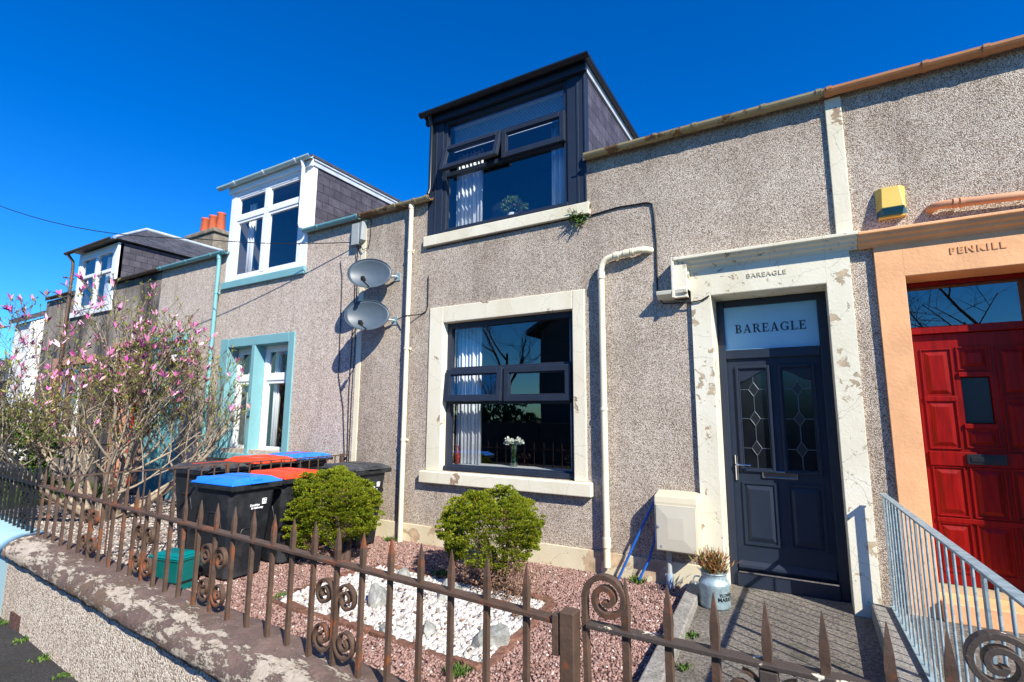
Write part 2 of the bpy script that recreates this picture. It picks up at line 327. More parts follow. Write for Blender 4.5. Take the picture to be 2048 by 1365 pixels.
# ------------------------------------------------------------------ ground, road, pavement, garden surfaces
struct('ground', MB().box(-160, 160, -160, 200, -2.6, -1.96), M_earth)
struct('road', MB().box(-120, 120, -13.2, -6.6, -2.0, -1.94), M_tarmac)
struct('pavement', MB().box(-120, 120, -6.45, -3.0, -2.0, -1.825), M_tarmac)
struct('road_kerb', MB().box(-120, 120, -6.6, -6.45, -2.0, -1.815), M_kerb, )
struct('garden_ground', MB().box(-6.08, -1.0, -3.62, .02, -1.95, -1.705), M_pinkb)
struct('next_garden_ground', MB().box(-12.1, -6.08, -3.4, .02, -1.95, -1.675), M_greyb)
struct('far_garden_ground', MB().box(-40, -12.1, -3.3, .02, -1.95, -1.66), M_earth)
struct('garden_path', MB().box(-1.0, .40, -3.78, .335, -1.95, -1.682), M_concrete)
struct('next_door_path', MB().box(.40, 4, -3.9, .02, -1.95, -1.60), M_concrete)
yF = lambda x: -3.41 - .0697 * (x + 6.49)      # line of the street railings
# ------------------------------------------------------------------ house builders
def gutter(mb, x0, x1, y, z, r=.06, n=9):
    a = [math.pi + math.pi * k / n for k in range(n + 1)]
    prof = [(y + r*math.cos(t), z + r*math.sin(t)) for t in a] + [(y + (r-.006)*math.cos(t), z + (r-.006)*math.sin(t)) for t in reversed(a)]
    return mb.prism(prof, 'x', x0, x1)
def gutter_run(par, x0, x1, m, br, y=-.078, z=3.118, r=.06, label=None):
    g = part('gutter', gutter(MB(), x0, x1, y, z, r), m, par, label)
    for b in br: part('gutter_bracket', gutter(MB(), b - .022, b + .022, y, z + .004, r + .009), m, g)
    return g
def pipe(par, pts, m, rad=.034, cl=(), name='downpipe', label=None, collars=()):
    p = part(name, MB().tube(pts, rad, 12), m, par, label)
    for z in cl:
        x, y = pts[0][0], pts[0][1]
        b = MB(); b.tube([(x, y, z-.015), (x, y, z+.015)], rad + .007, 12); b.box(x+rad, x+rad+.05, y-.008, y+.008, z-.012, z+.012); b.box(x-.012, x+.012, y, .01, z-.012, z+.012)
        part('pipe_clip', b, m, p)
    for a, b2 in collars: part('pipe_collar', MB().tube([a, b2], rad + .009, 12), m, p)
    return p
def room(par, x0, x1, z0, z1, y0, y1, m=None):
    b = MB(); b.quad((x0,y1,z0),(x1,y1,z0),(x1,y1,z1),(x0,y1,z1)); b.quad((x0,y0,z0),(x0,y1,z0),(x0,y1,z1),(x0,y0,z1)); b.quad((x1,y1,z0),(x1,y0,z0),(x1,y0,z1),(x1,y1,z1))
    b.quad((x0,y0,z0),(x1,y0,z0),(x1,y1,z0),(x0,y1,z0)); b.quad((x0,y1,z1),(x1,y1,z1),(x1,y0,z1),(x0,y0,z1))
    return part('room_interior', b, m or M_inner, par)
def pane(par, x0, x1, z0, z1, y): return part('pane', MB().quad((x0,y,z0),(x1,y,z0),(x1,y,z1),(x0,y,z1)), M_glass, par)
def swung(mb, y0, z0, a):
    c, s = math.cos(a), math.sin(a); mb.v = [(x, y0 + (y-y0)*c + (z-z0)*s, z0 - (y-y0)*s + (z-z0)*c) for x, y, z in mb.v]; return mb
def sash(par, x0, x1, z0, z1, y, m, ang=0, w=.075):
    f = MB(); f.frame(x0, x1, z0, z1, w, y-.028, y+.03); f.frame(x0+w, x1-w, z0+w, z1-w, .014, y-.014, y+.02)
    p = MB().quad((x0+w,y,z0+w),(x1-w,y,z0+w),(x1-w,y,z1-w),(x0+w,y,z1-w))
    if ang: swung(f, y, z1, ang); swung(p, y, z1, ang)
    s = part('sash', f, m, par, bevel=.006); part('pane', p, M_glass, par); return s
def roof(par, x0, x1, gap=None, m=M_slatex, pitch=.47, ymax=4.2, zz=3.15):   # gap: the span the dormer takes out of the front slope
    zr = zz + pitch * ymax; mb = MB()
    for a, b, y in ([(x0, x1, -.05)] if not gap else [(x0, gap[0], -.05), (gap[0], gap[1], 2.45), (gap[1], x1, -.05)]):
        mb.prism([(y, zz + pitch*max(y, 0)), (ymax, zr), (2*ymax + .05, zz), (2*ymax + .05, zz - .12), (ymax, zr - .12), (y, zz + pitch*max(y, 0) - .08)], 'x', a, b)
    return part('roof', mb, m, par)
def cheek(par, x0, x1, zb, zt, ydeep): return part('dormer_cheek', MB().box(x0, x1, .045, ydeep, zb, zt), M_slate, par)

# ------------------------------------------------------------------ house with the dark dormer
H1 = thing('terraced_house', 'pebbledashed house with dark grey dormer, dark grey door and cream painted surrounds', 'house', (-2.8, 0, G))
part('wall', MB().wall(-5.885, .43, -1.95, 3.10, 0, .30, [(-4.27, -2.346, -.735, 1.25), (-.79, .235, -1.95, 1.23), (-4.6, -2.16, 2.55, 4)]), M_dash, H1)
part('side_wall', MB().box(-5.8, .38, 7.9, 8.3, -1.9, 3.0), M_dash, H1)
b = MB(); b.box(-5.85, -.985, -.022, 0, -1.95, -1.465)
part('plinth', b, M_plinth, H1, bevel=.006)
roof(H1, -5.885, .43, (-4.60, -2.17))
b = MB(); b.box(-5.935, -5.84, -.014, .01, -1.9, 3.05); part('party_strip', b, M_creamclean, H1)
part('party_pilaster', MB().box(.345, .478, -.03, .005, 1.672, 3.06), M_cream, H1, bevel=.006)
gutter_run(H1, -2.13, .345, M_cgut, (-1.28, -.85, -.18, .30), label='weathered cream gutter')
gutter_run(H1, -5.93, -4.50, M_cgut, (-5.9, -5.17, -4.78, -4.55))
pipe(H1, [(-4.865, -.075, 3.06), (-4.865, -.075, -1.70)], M_creamclean, .034, (2.35, .92, -.35), collars=(((-4.865,-.075,3.0), (-4.865,-.075,3.06)),))
a = [(-1.955, -.075, -1.60), (-1.955, -.075, 1.66)] + [(-1.955 + .13*(1-math.cos(t)), -.075, 1.66 + .13*math.sin(t)) for t in (.4, .8, 1.2, 1.57)] + [(-1.70, -.075, 1.805), (-1.50, -.075, 1.822), (-1.43, -.05, 1.822), (-1.39, .01, 1.822)]
pipe(H1, a, M_creamclean, .037, (), label='cream pipe bending into the wall beside the window', collars=(((-1.955,-.075,1.55),(-1.955,-.075,1.63)), ((-1.79,-.075,1.797),(-1.74,-.075,1.80)), ((-1.68,-.075,1.806),(-1.62,-.075,1.811)), ((-1.6,-.075,1.812),(-1.57,-.075,1.815)), ((-1.955,-.075,-1.40),(-1.955,-.075,-1.30)), ((-1.955,-.075,.05),(-1.955,-.075,.08))))
# front room window
w = part('window', MB().frame(-4.27, -2.346, -.735, 1.25, .075, .09, .17), M_anth, H1, 'large anthracite window of the front room', bevel=.006)
s_ = MB(); s_.box(-4.51, -4.27, -.02, .12, -.745, 1.475); s_.box(-2.346, -2.19, -.02, .12, -.745, 1.475); s_.box(-4.27, -2.346, -.02, .12, 1.25, 1.475)
part('stone_surround', s_, M_cream, w, bevel=.008)
part('window_sill', MB().prism([(-.085, -.90), (.10, -.90), (.10, -.74), (-.085, -.752)], 'x', -4.57, -2.12), M_cream, w, bevel=.01)
part('sill_drip', MB().box(-4.255, -2.36, .035, .09, -.735, -.675), M_anth, w, bevel=.008)
part('glazing_bars', MB().box(-4.195, -2.421, .085, .165, .575, .635).box(-4.195, -2.421, .085, .165, .135, .195).box(-3.365, -3.305, .085, .165, .195, .575), M_anth, w, bevel=.006)
pane(w, -4.195, -2.421, .635, 1.175, .135); pane(w, -4.195, -2.421, -.66, .135, .135)
sash(w, -4.235, -3.345, .165, .60, .055, M_anth, .10); sash(w, -3.325, -2.40, .165, .60, .060, M_anth)
room(H1, -4.6, -2.0, -1.2, 1.45, .3, 3.6)
part('inner_sill', MB().box(-4.25, -2.36, .18, .46, -.70, -.665), M_sill, w)
# dormer
d = part('dormer', MB().box(-4.62, -4.36, 0, .12, 2.55, 4.30).box(-2.39, -2.15, 0, .12, 2.55, 4.30).box(-4.36, -2.39, 0, .12, 4.275, 4.30).box(-4.66, -2.11, -.06, .0, 4.27, 4.42)
         .box(-4.50, -4.47, -.008, .0, 2.56, 4.26).box(-2.265, -2.235, -.008, .0, 2.56, 4.26).box(-2.165, -2.14, -.012, .0, 2.56, 4.27), M_anth, H1, 'dark grey dormer with slate cheek', bevel=.004)
cheek(d, -2.21, -2.155, 2.9, 4.36, 2.9); cheek(d, -4.615, -4.56, 2.9, 4.36, 2.9)
part('dormer_roof', MB().box(-4.72, -2.06, -.08, 3.0, 4.405, 4.47), M_black, d, bevel=.01)
part('verge_flashing', MB().box(-2.155, -2.128, .02, 2.8, 4.30, 4.405), M_lead, d)
part('dormer_gutter', gutter(MB(), -4.70, -2.03, -.13, 4.41, .055), M_black, d)
part('dormer_downpipe', MB().tube([(-4.53, -.13, 4.36), (-4.545, -.05, 4.24), (-4.55, -.045, 3.25), (-4.56, -.07, 3.16)], .028, 10), M_black, d)
part('dormer_sill', MB().prism([(-.055, 2.385), (.06, 2.385), (.06, 2.55), (-.055, 2.535)], 'x', -4.64, -2.10), M_cream, d, bevel=.008)
w = part('dormer_window', MB().frame(-4.36, -2.39, 2.55, 4.275, .055, .02, .10).box(-4.36, -2.39, -.02, .02, 2.55, 2.60), M_anth, H1, 'anthracite dormer window', bevel=.005)
part('glazing_bars', MB().box(-4.29, -2.46, .015, .095, 3.80, 3.86).box(-4.29, -2.46, .015, .095, 3.40, 3.46).box(-3.38, -3.32, .015, .095, 3.46, 3.80), M_anth, w, bevel=.005)
pane(w, -4.305, -2.445, 3.86, 4.22, .06); pane(w, -4.29, -2.46, 2.62, 3.40, .06)
sash(w, -4.32, -3.355, 3.42, 3.83, -.015, M_anth, .27, .07); sash(w, -3.345, -2.415, 3.42, 3.83, -.01, M_anth, 0, .07)
room(H1, -4.55, -2.2, 2.5, 4.38, .12, 2.3, M_room)
part('inner_sill', MB().box(-4.34, -2.41, .12, .40, 2.57, 2.60), M_sill, w)
# front door
ds = MB(); ds.box(-.985, -.79, -.035, .0, -1.70, 1.52); ds.box(.235, .432, -.035, .0, -1.70, 1.52); ds.box(-.79, .235, -.035, .0, 1.235, 1.52)
ds.box(-.80, -.788, -.033, .36, -1.70, 1.232); ds.box(.233, .245, -.033, .36, -1.70, 1.232); ds.box(-.79, .235, -.033, .36, 1.230, 1.2345)
sur = part('door_surround', ds, M_creamflake, H1, 'cream door surround with badly flaking paint', bevel=.008)
prof = [(.0, 1.52), (-.045, 1.52), (-.05, 1.545), (-.085, 1.56), (-.09, 1.585), (-.125, 1.60), (-.13, 1.62), (-.155, 1.625), (-.155, 1.655), (.0, 1.685)]
cn = MB(); cn.prism(prof, 'x', -1.13, .50)
cn.box(-1.14, -1.0, -.12, 0, 1.225, 1.60); cn.box(-1.155, -1.125, -.15, 0, 1.225, 1.66); cn.box(-1.0, -.985, -.07, 0, 1.30, 1.52); cn.prism([(0, 1.225), (-.06, 1.225), (-.14, 1.27), (-.15, 1.31), (0, 1.325)], 'x', -1.32, -1.0)
part('cornice', cn, M_creamflake, sur, bevel=.005)
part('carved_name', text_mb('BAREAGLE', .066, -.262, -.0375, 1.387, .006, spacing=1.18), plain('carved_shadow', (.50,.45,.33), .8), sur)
dr = part('door_frame', MB().box(-.785, -.715, .30, .37, -1.68, 1.228).box(.150, .232, .30, .37, -1.68, 1.228).box(-.715, .150, .30, .37, 1.155, 1.228).box(-.715, .150, .30, .37, .595, .69).box(-.715, .150, .27, .37, -1.68, -1.545), M_anth, H1, 'anthracite door frame', bevel=.006)
part('threshold_strip', MB().box(-.70, .145, .262, .30, -1.545, -1.532), M_brass, dr)
part('fanlight', MB().box(-.72, .155, .335, .345, .685, 1.16), M_film, dr)
# serif lettering for the fanlight
def letters(word, x, z, h, y, gap=.16):
    mb = MB(); k = [0]
    def pl(ps, X):
        k[0] += 1; yy = y - .0003 * (k[0] % 5); mb.add([(X + p[0]*h, yy, z + p[1]*h) for p in ps], [tuple(range(len(ps)))])
    def rc(X, a, b, c, d2): pl([(a, c), (b, c), (b, d2), (a, d2)], X)
    def arc(X, cx, cy, rx, ry, tx, ty, a0, a1):
        n = 12
        for i in range(n):
            p, q = a0 + (a1-a0)*i/n, a0 + (a1-a0)*(i+1)/n
            pl([(cx + (rx-tx)*math.cos(p), cy + (ry-ty)*math.sin(p)), (cx + rx*math.cos(p), cy + ry*math.sin(p)), (cx + rx*math.cos(q), cy + ry*math.sin(q)), (cx + (rx-tx)*math.cos(q), cy + (ry-ty)*math.sin(q))], X)
    H = math.pi / 2; wd = {'B': .80, 'A': .98, 'R': .92, 'E': .80, 'G': .98, 'L': .76}
    for c in word:
        X = x
        if c in 'BREL': rc(X, .10, .30, 0, 1); rc(X, 0, .40, 0, .08); rc(X, 0, .40, .92, 1)
        if c == 'B': arc(X, .38, .75, .32, .25, .17, .07, -H, H); arc(X, .40, .26, .38, .26, .19, .08, -H, H); rc(X, .3, .42, .93, 1); rc(X, .3, .42, .46, .54); rc(X, .3, .42, 0, .07)
        if c == 'R': arc(X, .40, .74, .36, .26, .18, .08, -H, H); rc(X, .3, .42, .93, 1); rc(X, .3, .46, .48, .55); pl([(.42, .5), (.62, .5), (.9, .0), (.68, .0)], X); rc(X, .66, .98, 0, .07)
        if c in 'EL':
            rc(X, .3, .74, 0, .09); pl([(.66, .0), (.76, .0), (.78, .30), (.72, .30)], X)
        if c == 'E': rc(X, .3, .70, .91, 1); pl([(.64, 1), (.74, 1), (.74, .72), (.68, .72)], X); rc(X, .3, .56, .47, .55); rc(X, .52, .58, .38, .64)
        if c == 'A': pl([(.10, .0), (.18, .0), (.50, .90), (.44, 1)], X); pl([(.66, .0), (.90, .0), (.56, 1), (.42, 1)], X); rc(X, .25, .72, .28, .36); rc(X, 0, .30, 0, .07); rc(X, .58, 1.0, 0, .07)
        if c == 'G': arc(X, .50, .5, .5, .5, .2, .07, .75, 5.45); rc(X, .70, .90, .05, .42); rc(X, .56, 1.0, .38, .45); pl([(.80, .70), (.88, .66), (.90, .98), (.84, .98)], X)
        x += (wd[c] + gap) * h
    return mb, x
mb, xe = letters('BAREAGLE', 0, 0, .092, 0)
k = .66 / xe * 1.02; mb.v = [(-.612 + v[0]*k, .332 + v[1], .868 + v[2]) for v in mb.v]
part('house_name', mb, M_filmlet, dr)
lf = part('door', MB().wall(-.715, .150, -1.532, .595, .325, .365, [(-.60, -.345, -.53, .48), (-.20, .055, -.53, .48)]), M_anthdoor, H1, 'anthracite panelled door with two leaded panes')
for x0, x1, mir in ((-.60, -.345, 1), (-.20, .055, -1)):
    mo = MB(); mo.frame(x0-.035, x1+.035, -.565, .515, .028, .305, .33); mo.frame(x0-.007, x1+.007, -.537, .487, .012, .314, .335)
    lo, hi = (x0, x1) if mir > 0 else (x1, x0); tt = [i/10 for i in range(11)]
    cv = [(lo + (hi-lo)*t, .35 + .11*(t*t*(3-2*t))) for t in tt]
    poly = [(lo, .485), (hi, .485)] + [c for c in reversed(cv)]
    if mir < 0: poly = poly[::-1]
    mo.prism(poly, 'y', .325, .35); part('panel_moulding', mo, M_anthdoor, lf, bevel=.006)
    part('door_pane', MB().box(x0, x1, .345, .351, -.53, .48), plain('dark_obscured_glass', (.008,.010,.013), .12, .3, 3), lf)
    cm = MB(); cx = (x0 + x1) / 2
    for z in (.27, -.03, -.33):
        cm.box(x0, cx-.045, .340, .344, z-.004, z+.004); cm.box(cx+.045, x1, .340, .344, z-.004, z+.004)
        for q, t in (((cx-.048, z), (cx, z+.075)), ((cx, z+.075), (cx+.048, z)), ((cx+.048, z), (cx, z-.075)), ((cx, z-.075), (cx-.048, z))): cm.tube([(q[0], .341, q[1]), (t[0], .341, t[1])], .004, 4)
        part('bevelled_diamond', MB().prism([(cx-.042, z), (cx, z-.068), (cx+.042, z), (cx, z+.068)], 'y', .338, .344), M_black, lf)
    for p, q in ((.345, .44), (.045, .195), (-.255, -.105), (-.53, -.405)): cm.box(cx-.004, cx+.004, .340, .344, p, q)
    part('leading', cm, M_grout, lf)
    pn = MB(); pn.frame(x0-.03, x1+.03, -1.28, -.665, .022, .312, .33); pn.frustum((x0-.005, x1+.005, .3255, .326, -1.255), (x0-.005, x1+.005, .3255, .326, -.69))
    pb = MB(); a0, a1 = x0 + .0, x1 - .0
    pb.add([(a0,.326,-1.25),(a1,.326,-1.25),(a1,.326,-.695),(a0,.326,-.695),(a0+.035,.308,-1.205),(a1-.035,.308,-1.205),(a1-.035,.308,-.74),(a0+.035,.308,-.74)], [(0,1,5,4),(1,2,6,5),(2,3,7,6),(3,0,4,7),(4,5,6,7)])
    pn.add(pb.v, pb.f); part('raised_panel', pn, M_anthdoor, lf, bevel=.003)
part('weather_bar', MB().prism([(.325, -1.50), (.285, -1.50), (.290, -1.475), (.325, -1.44)], 'x', -.70, .135), M_anth, lf, bevel=.004)
h = MB(); h.tube([(-.672, .318, -.655), (-.672, .318, -.405)], .017, 10, flat=.6); h.tube([(-.672, .32, -.50), (-.672, .272, -.50)], .009, 8); h.tube([(-.672, .272, -.50), (-.62, .268, -.498), (-.535, .272, -.50)], [.010, .009, .007], 8)
part('door_handle', h, M_brass, lf)
lb = MB(); lb.frame(-.435, -.125, -.618, -.545, .012, .308, .325); lb.box(-.423, -.137, .314, .324, -.606, -.557); part('letterbox', lb, plain('polished_letter_plate', (.42,.43,.45), .14, .1, metal=1), lf, bevel=.004)
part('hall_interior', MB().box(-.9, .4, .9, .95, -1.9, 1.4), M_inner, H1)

# ------------------------------------------------------------------ orange house next door
H2 = thing('terraced_house', 'pebbledashed house with orange door surround, orange gutter and red panelled door', 'house', (3.3, 0, G))
part('wall', MB().wall(.4302, 7.0, -1.95, 3.10, .0015, .30, [(.82, 1.73, -1.95, 1.22)]), M_dash, H2)
roof(H2, .432, 7.0)
gutter_run(H2, .347, 7.0, M_orangeg, (.385, 1.113, 1.52, 2.3), label='brown orange gutter')
sur = part('door_surround', MB().box(.615, .82, -.04, 0, -1.62, 1.515).box(1.73, 1.935, -.04, 0, -1.62, 1.515).box(.82, 1.73, -.04, 0, 1.222, 1.515).box(.808, .822, -.038, .33, -1.6, 1.22).box(1.728, 1.74, -.038, .33, -1.6, 1.22).box(.82, 1.73, -.038, .33, 1.218, 1.2215), M_orange, H2, bevel=.008)
part('cornice', MB().prism([(0, 1.515), (-.05, 1.515), (-.055, 1.535), (-.09, 1.55), (-.095, 1.575), (-.125, 1.59), (-.13, 1.615), (-.15, 1.62), (-.15, 1.645), (0, 1.675)], 'x', .502, 3.2), M_orange, sur, bevel=.005)
part('carved_name', text_mb('PENKILL', .078, 1.318, -.0425, 1.392, .006, bold=.0022, spacing=1.3), plain('carved_orange_shadow', (.70,.35,.155), .8), sur)  # darker tone on the letters paints in the shadow of the carving
part('door_step', MB().box(.823, 1.727, -.10, .36, -1.60, -1.45), M_orange, H2, bevel=.008)
fr = part('door_frame', MB().box(.822, .852, .28, .36, -1.45, 1.215).box(1.70, 1.727, .28, .36, -1.45, 1.215).box(.852, 1.70, .255, .36, .735, .80).box(.852, 1.70, .28, .36, 1.18, 1.215), M_rdoor, H2, bevel=.004)
pane(fr, .852, 1.70, .80, 1.18, .32)
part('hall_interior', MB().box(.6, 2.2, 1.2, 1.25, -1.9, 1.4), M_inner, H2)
part('threshold', MB()  .box(.84, 1.71, .20, .30, -1.448, -1.405), plain('worn_timber_sill', (.42,.36,.22), .6), H2)
lf = part('door', MB().wall(.854, 1.698, -1.40, .73, .30, .345, [(1.185, 1.365, -.05, .335)]), M_rdoor, H2, 'red stained timber door with raised panels')
def rpanel(x0, x1, z0, z1, y=.30):
    m = MB(); m.frame(x0-.03, x1+.03, z0-.03, z1+.03, .012, y-.012, y+.01)
    m.add([(x0,y-.001,z0),(x1,y-.001,z0),(x1,y-.001,z1),(x0,y-.001,z1),(x0+.03,y-.016,z0+.03),(x1-.03,y-.016,z0+.03),(x1-.03,y-.016,z1-.03),(x0+.03,y-.016,z1-.03)], [(0,1,5,4),(1,2,6,5),(2,3,7,6),(3,0,4,7),(4,5,6,7)])
    return part('raised_panel', m, M_rdoor, lf, bevel=.003)
for z0, z1 in ((.20,.57), (-.25,.115), (-.815,-.455), (-1.27,-.925)):
    rpanel(.945, 1.105, z0, z1); rpanel(1.455, 1.615, z0, z1)
for z0, z1 in ((.43,.58), (-.235,-.13), (-.815,-.455), (-1.27,-.925)): rpanel(1.195, 1.36, z0, z1)
for q in ((.91, 1.14, .284, .30, .135, .175), (.905, 1.64, .28, .30, -.42, -.30), (1.165, 1.385, .28, .30, .345, .385), (1.165, 1.385, .28, .30, -.10, -.06), (.91, 1.64, .284, .30, -.895, -.855)): part('rail', MB().box(*q), M_rdoor, lf, bevel=.004)
part('door_pane', MB().box(1.185, 1.365, .322, .328, -.05, .335), M_black, lf)
part('letterbox', MB().box(1.15, 1.405, .262, .28, -.40, -.315).box(1.175, 1.38, .256, .262, -.38, -.335), M_black, lf, bevel=.004)
pipe(H2, [(1.05, .01, 1.80), (1.07, -.05, 1.80), (1.11, -.075, 1.80), (1.6, -.075, 1.775), (2.6, -.075, 1.70)], plain('orange_waste_pipe', (.62,.30,.16), .6, .08, 5, .2), .036, (), 'waste_pipe', collars=(((1.19,-.075,1.797),(1.215,-.075,1.7955)), ((1.235,-.075,1.794),(1.26,-.075,1.793))))

# ------------------------------------------------------------------ house with the white dormer
H3 = thing('terraced_house', 'pebbledashed house with white dormer window and pale teal window surrounds', 'house', (-9, 0, G))
LW = [(-9.31, -8.575, -.62, 1.21), (-8.475, -7.565, -.62, 1.21)]
part('wall', MB().wall(-12.04, -5.8852, -1.95, 3.10, .001, .30, LW + [(-11.95, -10.98, -1.95, 1.25), (-9.6, -7.27, 2.5, 4)]), M_dash2, H3)
roof(H3, -12.04, -5.887, (-9.60, -7.28))
gutter_run(H3, -7.27, -5.945, M_tealg, (-6.9, -5.97)); gutter_run(H3, -12.03, -9.52, M_tealg, (-11.9, -10.9, -10.0, -9.6))
pipe(H3, [(-9.76, -.075, 3.06), (-9.76, -.075, -1.6)], M_tealg, .036, (2.3, .4), collars=(((-9.76,-.075,2.98),(-9.76,-.075,3.06)),))
sr = MB(); sr.box(-9.55, -9.31, -.02, .19, -.70, 1.375); sr.box(-8.575, -8.475, -.02, .19, -.70, 1.21); sr.box(-7.565, -7.41, -.02, .19, -.70, 1.375); sr.box(-9.31, -7.565, -.02, .19, 1.21, 1.375)
ws = part('window_surround', sr, M_teal, H3, 'pale teal painted surround of the double window', bevel=.008)
part('window_sill', MB().box(-9.62, -7.36, -.07, .19, -.80, -.70), M_teal, ws, bevel=.01)
for x0, x1 in ((-9.31, -8.575), (-8.475, -7.565)):
    w = part('window', MB().frame(x0, x1, -.70, 1.21, .07, .19, .26).box(x0+.07, x1-.07, .185, .255, .58, .67), M_white, H3, bevel=.006)
    part('casement', MB().frame(x0+.07, x1-.07, -.63, .58, .055, .20, .25).frame(x0+.07, x1-.07, .67, 1.14, .045, .20, .25), M_white, w, bevel=.005)
    pane(w, x0+.12, x1-.12, -.58, .53, .225); pane(w, x0+.11, x1-.11, .71, 1.10, .225)
    part('sill_bar', MB().box(x0, x1, .12, .19, -.70, -.66), M_white, w)
room(H3, -9.5, -7.3, -1.2, 1.4, .3, 3.4, M_room)
part('inner_sill', MB().box(-9.3, -7.58, .27, .5, -.68, -.65), M_sill, ws)
d = part('dormer', MB().box(-9.62, -9.46, -.01, .12, 2.50, 4.36).box(-7.45, -7.26, -.01, .12, 2.50, 4.36).box(-9.46, -7.45, -.01, .12, 4.24, 4.36).box(-9.68, -7.22, -.05, -.01, 4.30, 4.46), M_white, H3, 'white upvc dormer with slate cheek', bevel=.006)
cheek(d, -7.32, -7.265, 2.9, 4.33, 2.9); cheek(d, -9.615, -9.56, 2.9, 4.33, 2.9)
part('dormer_roof', MB().box(-9.70, -7.20, -.06, 3.0, 4.455, 4.50), M_slatex, d); part('verge_flashing', MB().box(-7.262, -7.235, .0, 2.8, 4.33, 4.455).box(-7.262, -7.215, .0, 2.8, 4.415, 4.452), M_lead, d)
dg = part('dormer_gutter', gutter(MB(), -9.92, -7.18, -.11, 4.46, .058), plain('pale_teal_gutter', (.42,.58,.58), .4, .06), d)
for bx in (-9.35, -8.45, -7.55): part('gutter_clip', gutter(MB(), bx-.02, bx+.02, -.11, 4.463, .067), M_white, d)
part('dormer_downpipe', MB().tube([(-7.40, -.11, 4.41), (-7.40, -.075, 4.30), (-7.40, -.075, 3.24), (-7.36, -.075, 3.17), (-7.27, -.08, 3.15)], .033, 10), M_white, d)
part('dormer_sill', MB().prism([(-.05, 2.36), (.05, 2.36), (.05, 2.51), (-.05, 2.49)], 'x', -9.68, -7.25), M_teal, d, bevel=.008)
w = part('dormer_window', MB().frame(-9.46, -7.45, 2.51, 4.24, .06, .0, .08).box(-9.40, -7.51, -.005, .075, 3.70, 3.80).box(-8.55, -8.43, -.006, .076, 2.57, 3.70).box(-8.55, -8.43, -.006, .076, 3.80, 4.18), M_white, H3, 'white four pane dormer window', bevel=.006)
for x0, x1 in ((-9.40, -8.55), (-8.43, -7.51)):
    part('casement', MB().frame(x0, x1, 2.57, 3.70, .05, .01, .06).frame(x0, x1, 3.80, 4.18, .03, .01, .06), M_white, w, bevel=.005)
    pane(w, x0+.05, x1-.05, 2.62, 3.65, .035); pane(w, x0+.03, x1-.03, 3.83, 4.15, .035)
room(H3, -9.55, -7.3, 2.4, 4.33, .12, 2.4, M_room)
dsr = MB(); dsr.box(-12.035, -11.95, -.03, .30, -1.66, 1.45); dsr.box(-10.98, -10.76, -.03, .30, -1.66, 1.45); dsr.box(-11.95, -10.98, -.03, .30, 1.25, 1.45); dsr.box(-12.1, -10.68, -.12, 0, 1.45, 1.58)
part('door_surround', dsr, M_teal, H3, bevel=.008)
df = part('door', MB().box(-11.95, -10.98, .25, .30, -1.6, .55).box(-11.95, -10.98, .24, .30, .55, .62), M_tealg, H3, 'pale teal front door'); pane(df, -11.9, -11.02, .62, 1.25, .28)
part('raised_panel', MB().box(-11.82, -11.53, .235, .25, -1.4, -.5).box(-11.40, -11.11, .235, .25, -1.4, -.5).box(-11.82, -11.53, .235, .25, -.35, .4).box(-11.40, -11.11, .235, .25, -.35, .4), M_tealg, df, bevel=.006)

# ------------------------------------------------------------------ sooty house further along
H4 = thing('terraced_house', 'soot darkened house with white hipped dormer and sandstone door surround behind the magnolia', 'house', (-15.1, 0, G))
part('wall', MB().wall(-18.2, -12.0405, -1.95, 3.06, .0025, .30, [(-17.0, -15.0, -.6, 1.2), (-13.35, -12.45, -1.95, 1.25), (-16.35, -14.35, 2.6, 4)]), M_dash3, H4)
roof(H4, -18.2, -12.042, (-16.38, -14.3))
gutter_run(H4, -14.28, -12.04, M_iron, (-13.3, -12.5)); gutter_run(H4, -17.9, -16.45, M_iron, (-17.2,))
pipe(H4, [(-16.62, -.19, 4.12), (-16.56, -.09, 3.95), (-16.55, -.075, 3.8), (-16.55, -.075, -1.6)], M_iron, .036, (3.5, 2.2))
d = part('dormer', MB().box(-16.40, -16.28, -.01, .12, 2.55, 4.12).box(-14.44, -14.28, -.01, .12, 2.55, 4.12).box(-16.28, -14.44, -.01, .12, 4.02, 4.12), M_white, H4, 'white dormer with hipped slate roof', bevel=.006)
cheek(d, -14.335, -14.28, 2.8, 4.14, 2.9); cheek(d, -16.40, -16.345, 2.8, 4.14, 2.9)
a0, a1, zt = -16.55, -14.15, 4.17
hr = MB(); hr.add([(a0,-.15,zt),(a1,-.15,zt),(a1,4.0,zt),(a0,4.0,zt),(-15.35,1.0,4.96),(-15.35,4.0,4.96)], [(0,1,4),(1,2,5,4),(3,0,4,5),(0,3,2,1)])
part('dormer_roof', hr, slate('hip_slate', (.045,.045,.05), True, .3, .09), d)
part('ridge_flashing', MB().tube([(-15.35, 1.0, 4.97), (-15.35, 4.0, 4.97)], .05, 8).tube([(a1, -.15, zt+.01), (-15.35, 1.0, 4.97)], .04, 8).tube([(a0, -.15, zt+.01), (-15.35, 1.0, 4.97)], .04, 8), M_lead, d)
part('dormer_gutter', gutter(MB(), -16.75, -14.15, -.19, 4.17, .058), M_iron, d)
w = part('dormer_window', MB().frame(-16.28, -14.44, 2.6, 4.02, .09, .0, .08).box(-15.42, -15.30, -.005, .07, 2.69, 3.93).box(-16.19, -15.42, -.004, .07, 3.42, 3.50).box(-15.30, -14.53, -.004, .07, 3.42, 3.50), M_white, H4, bevel=.006)
for x0, x1 in ((-16.19, -15.42), (-15.30, -14.53)): pane(w, x0, x1, 2.69, 3.42, .04); pane(w, x0, x1, 3.50, 3.93, .04)
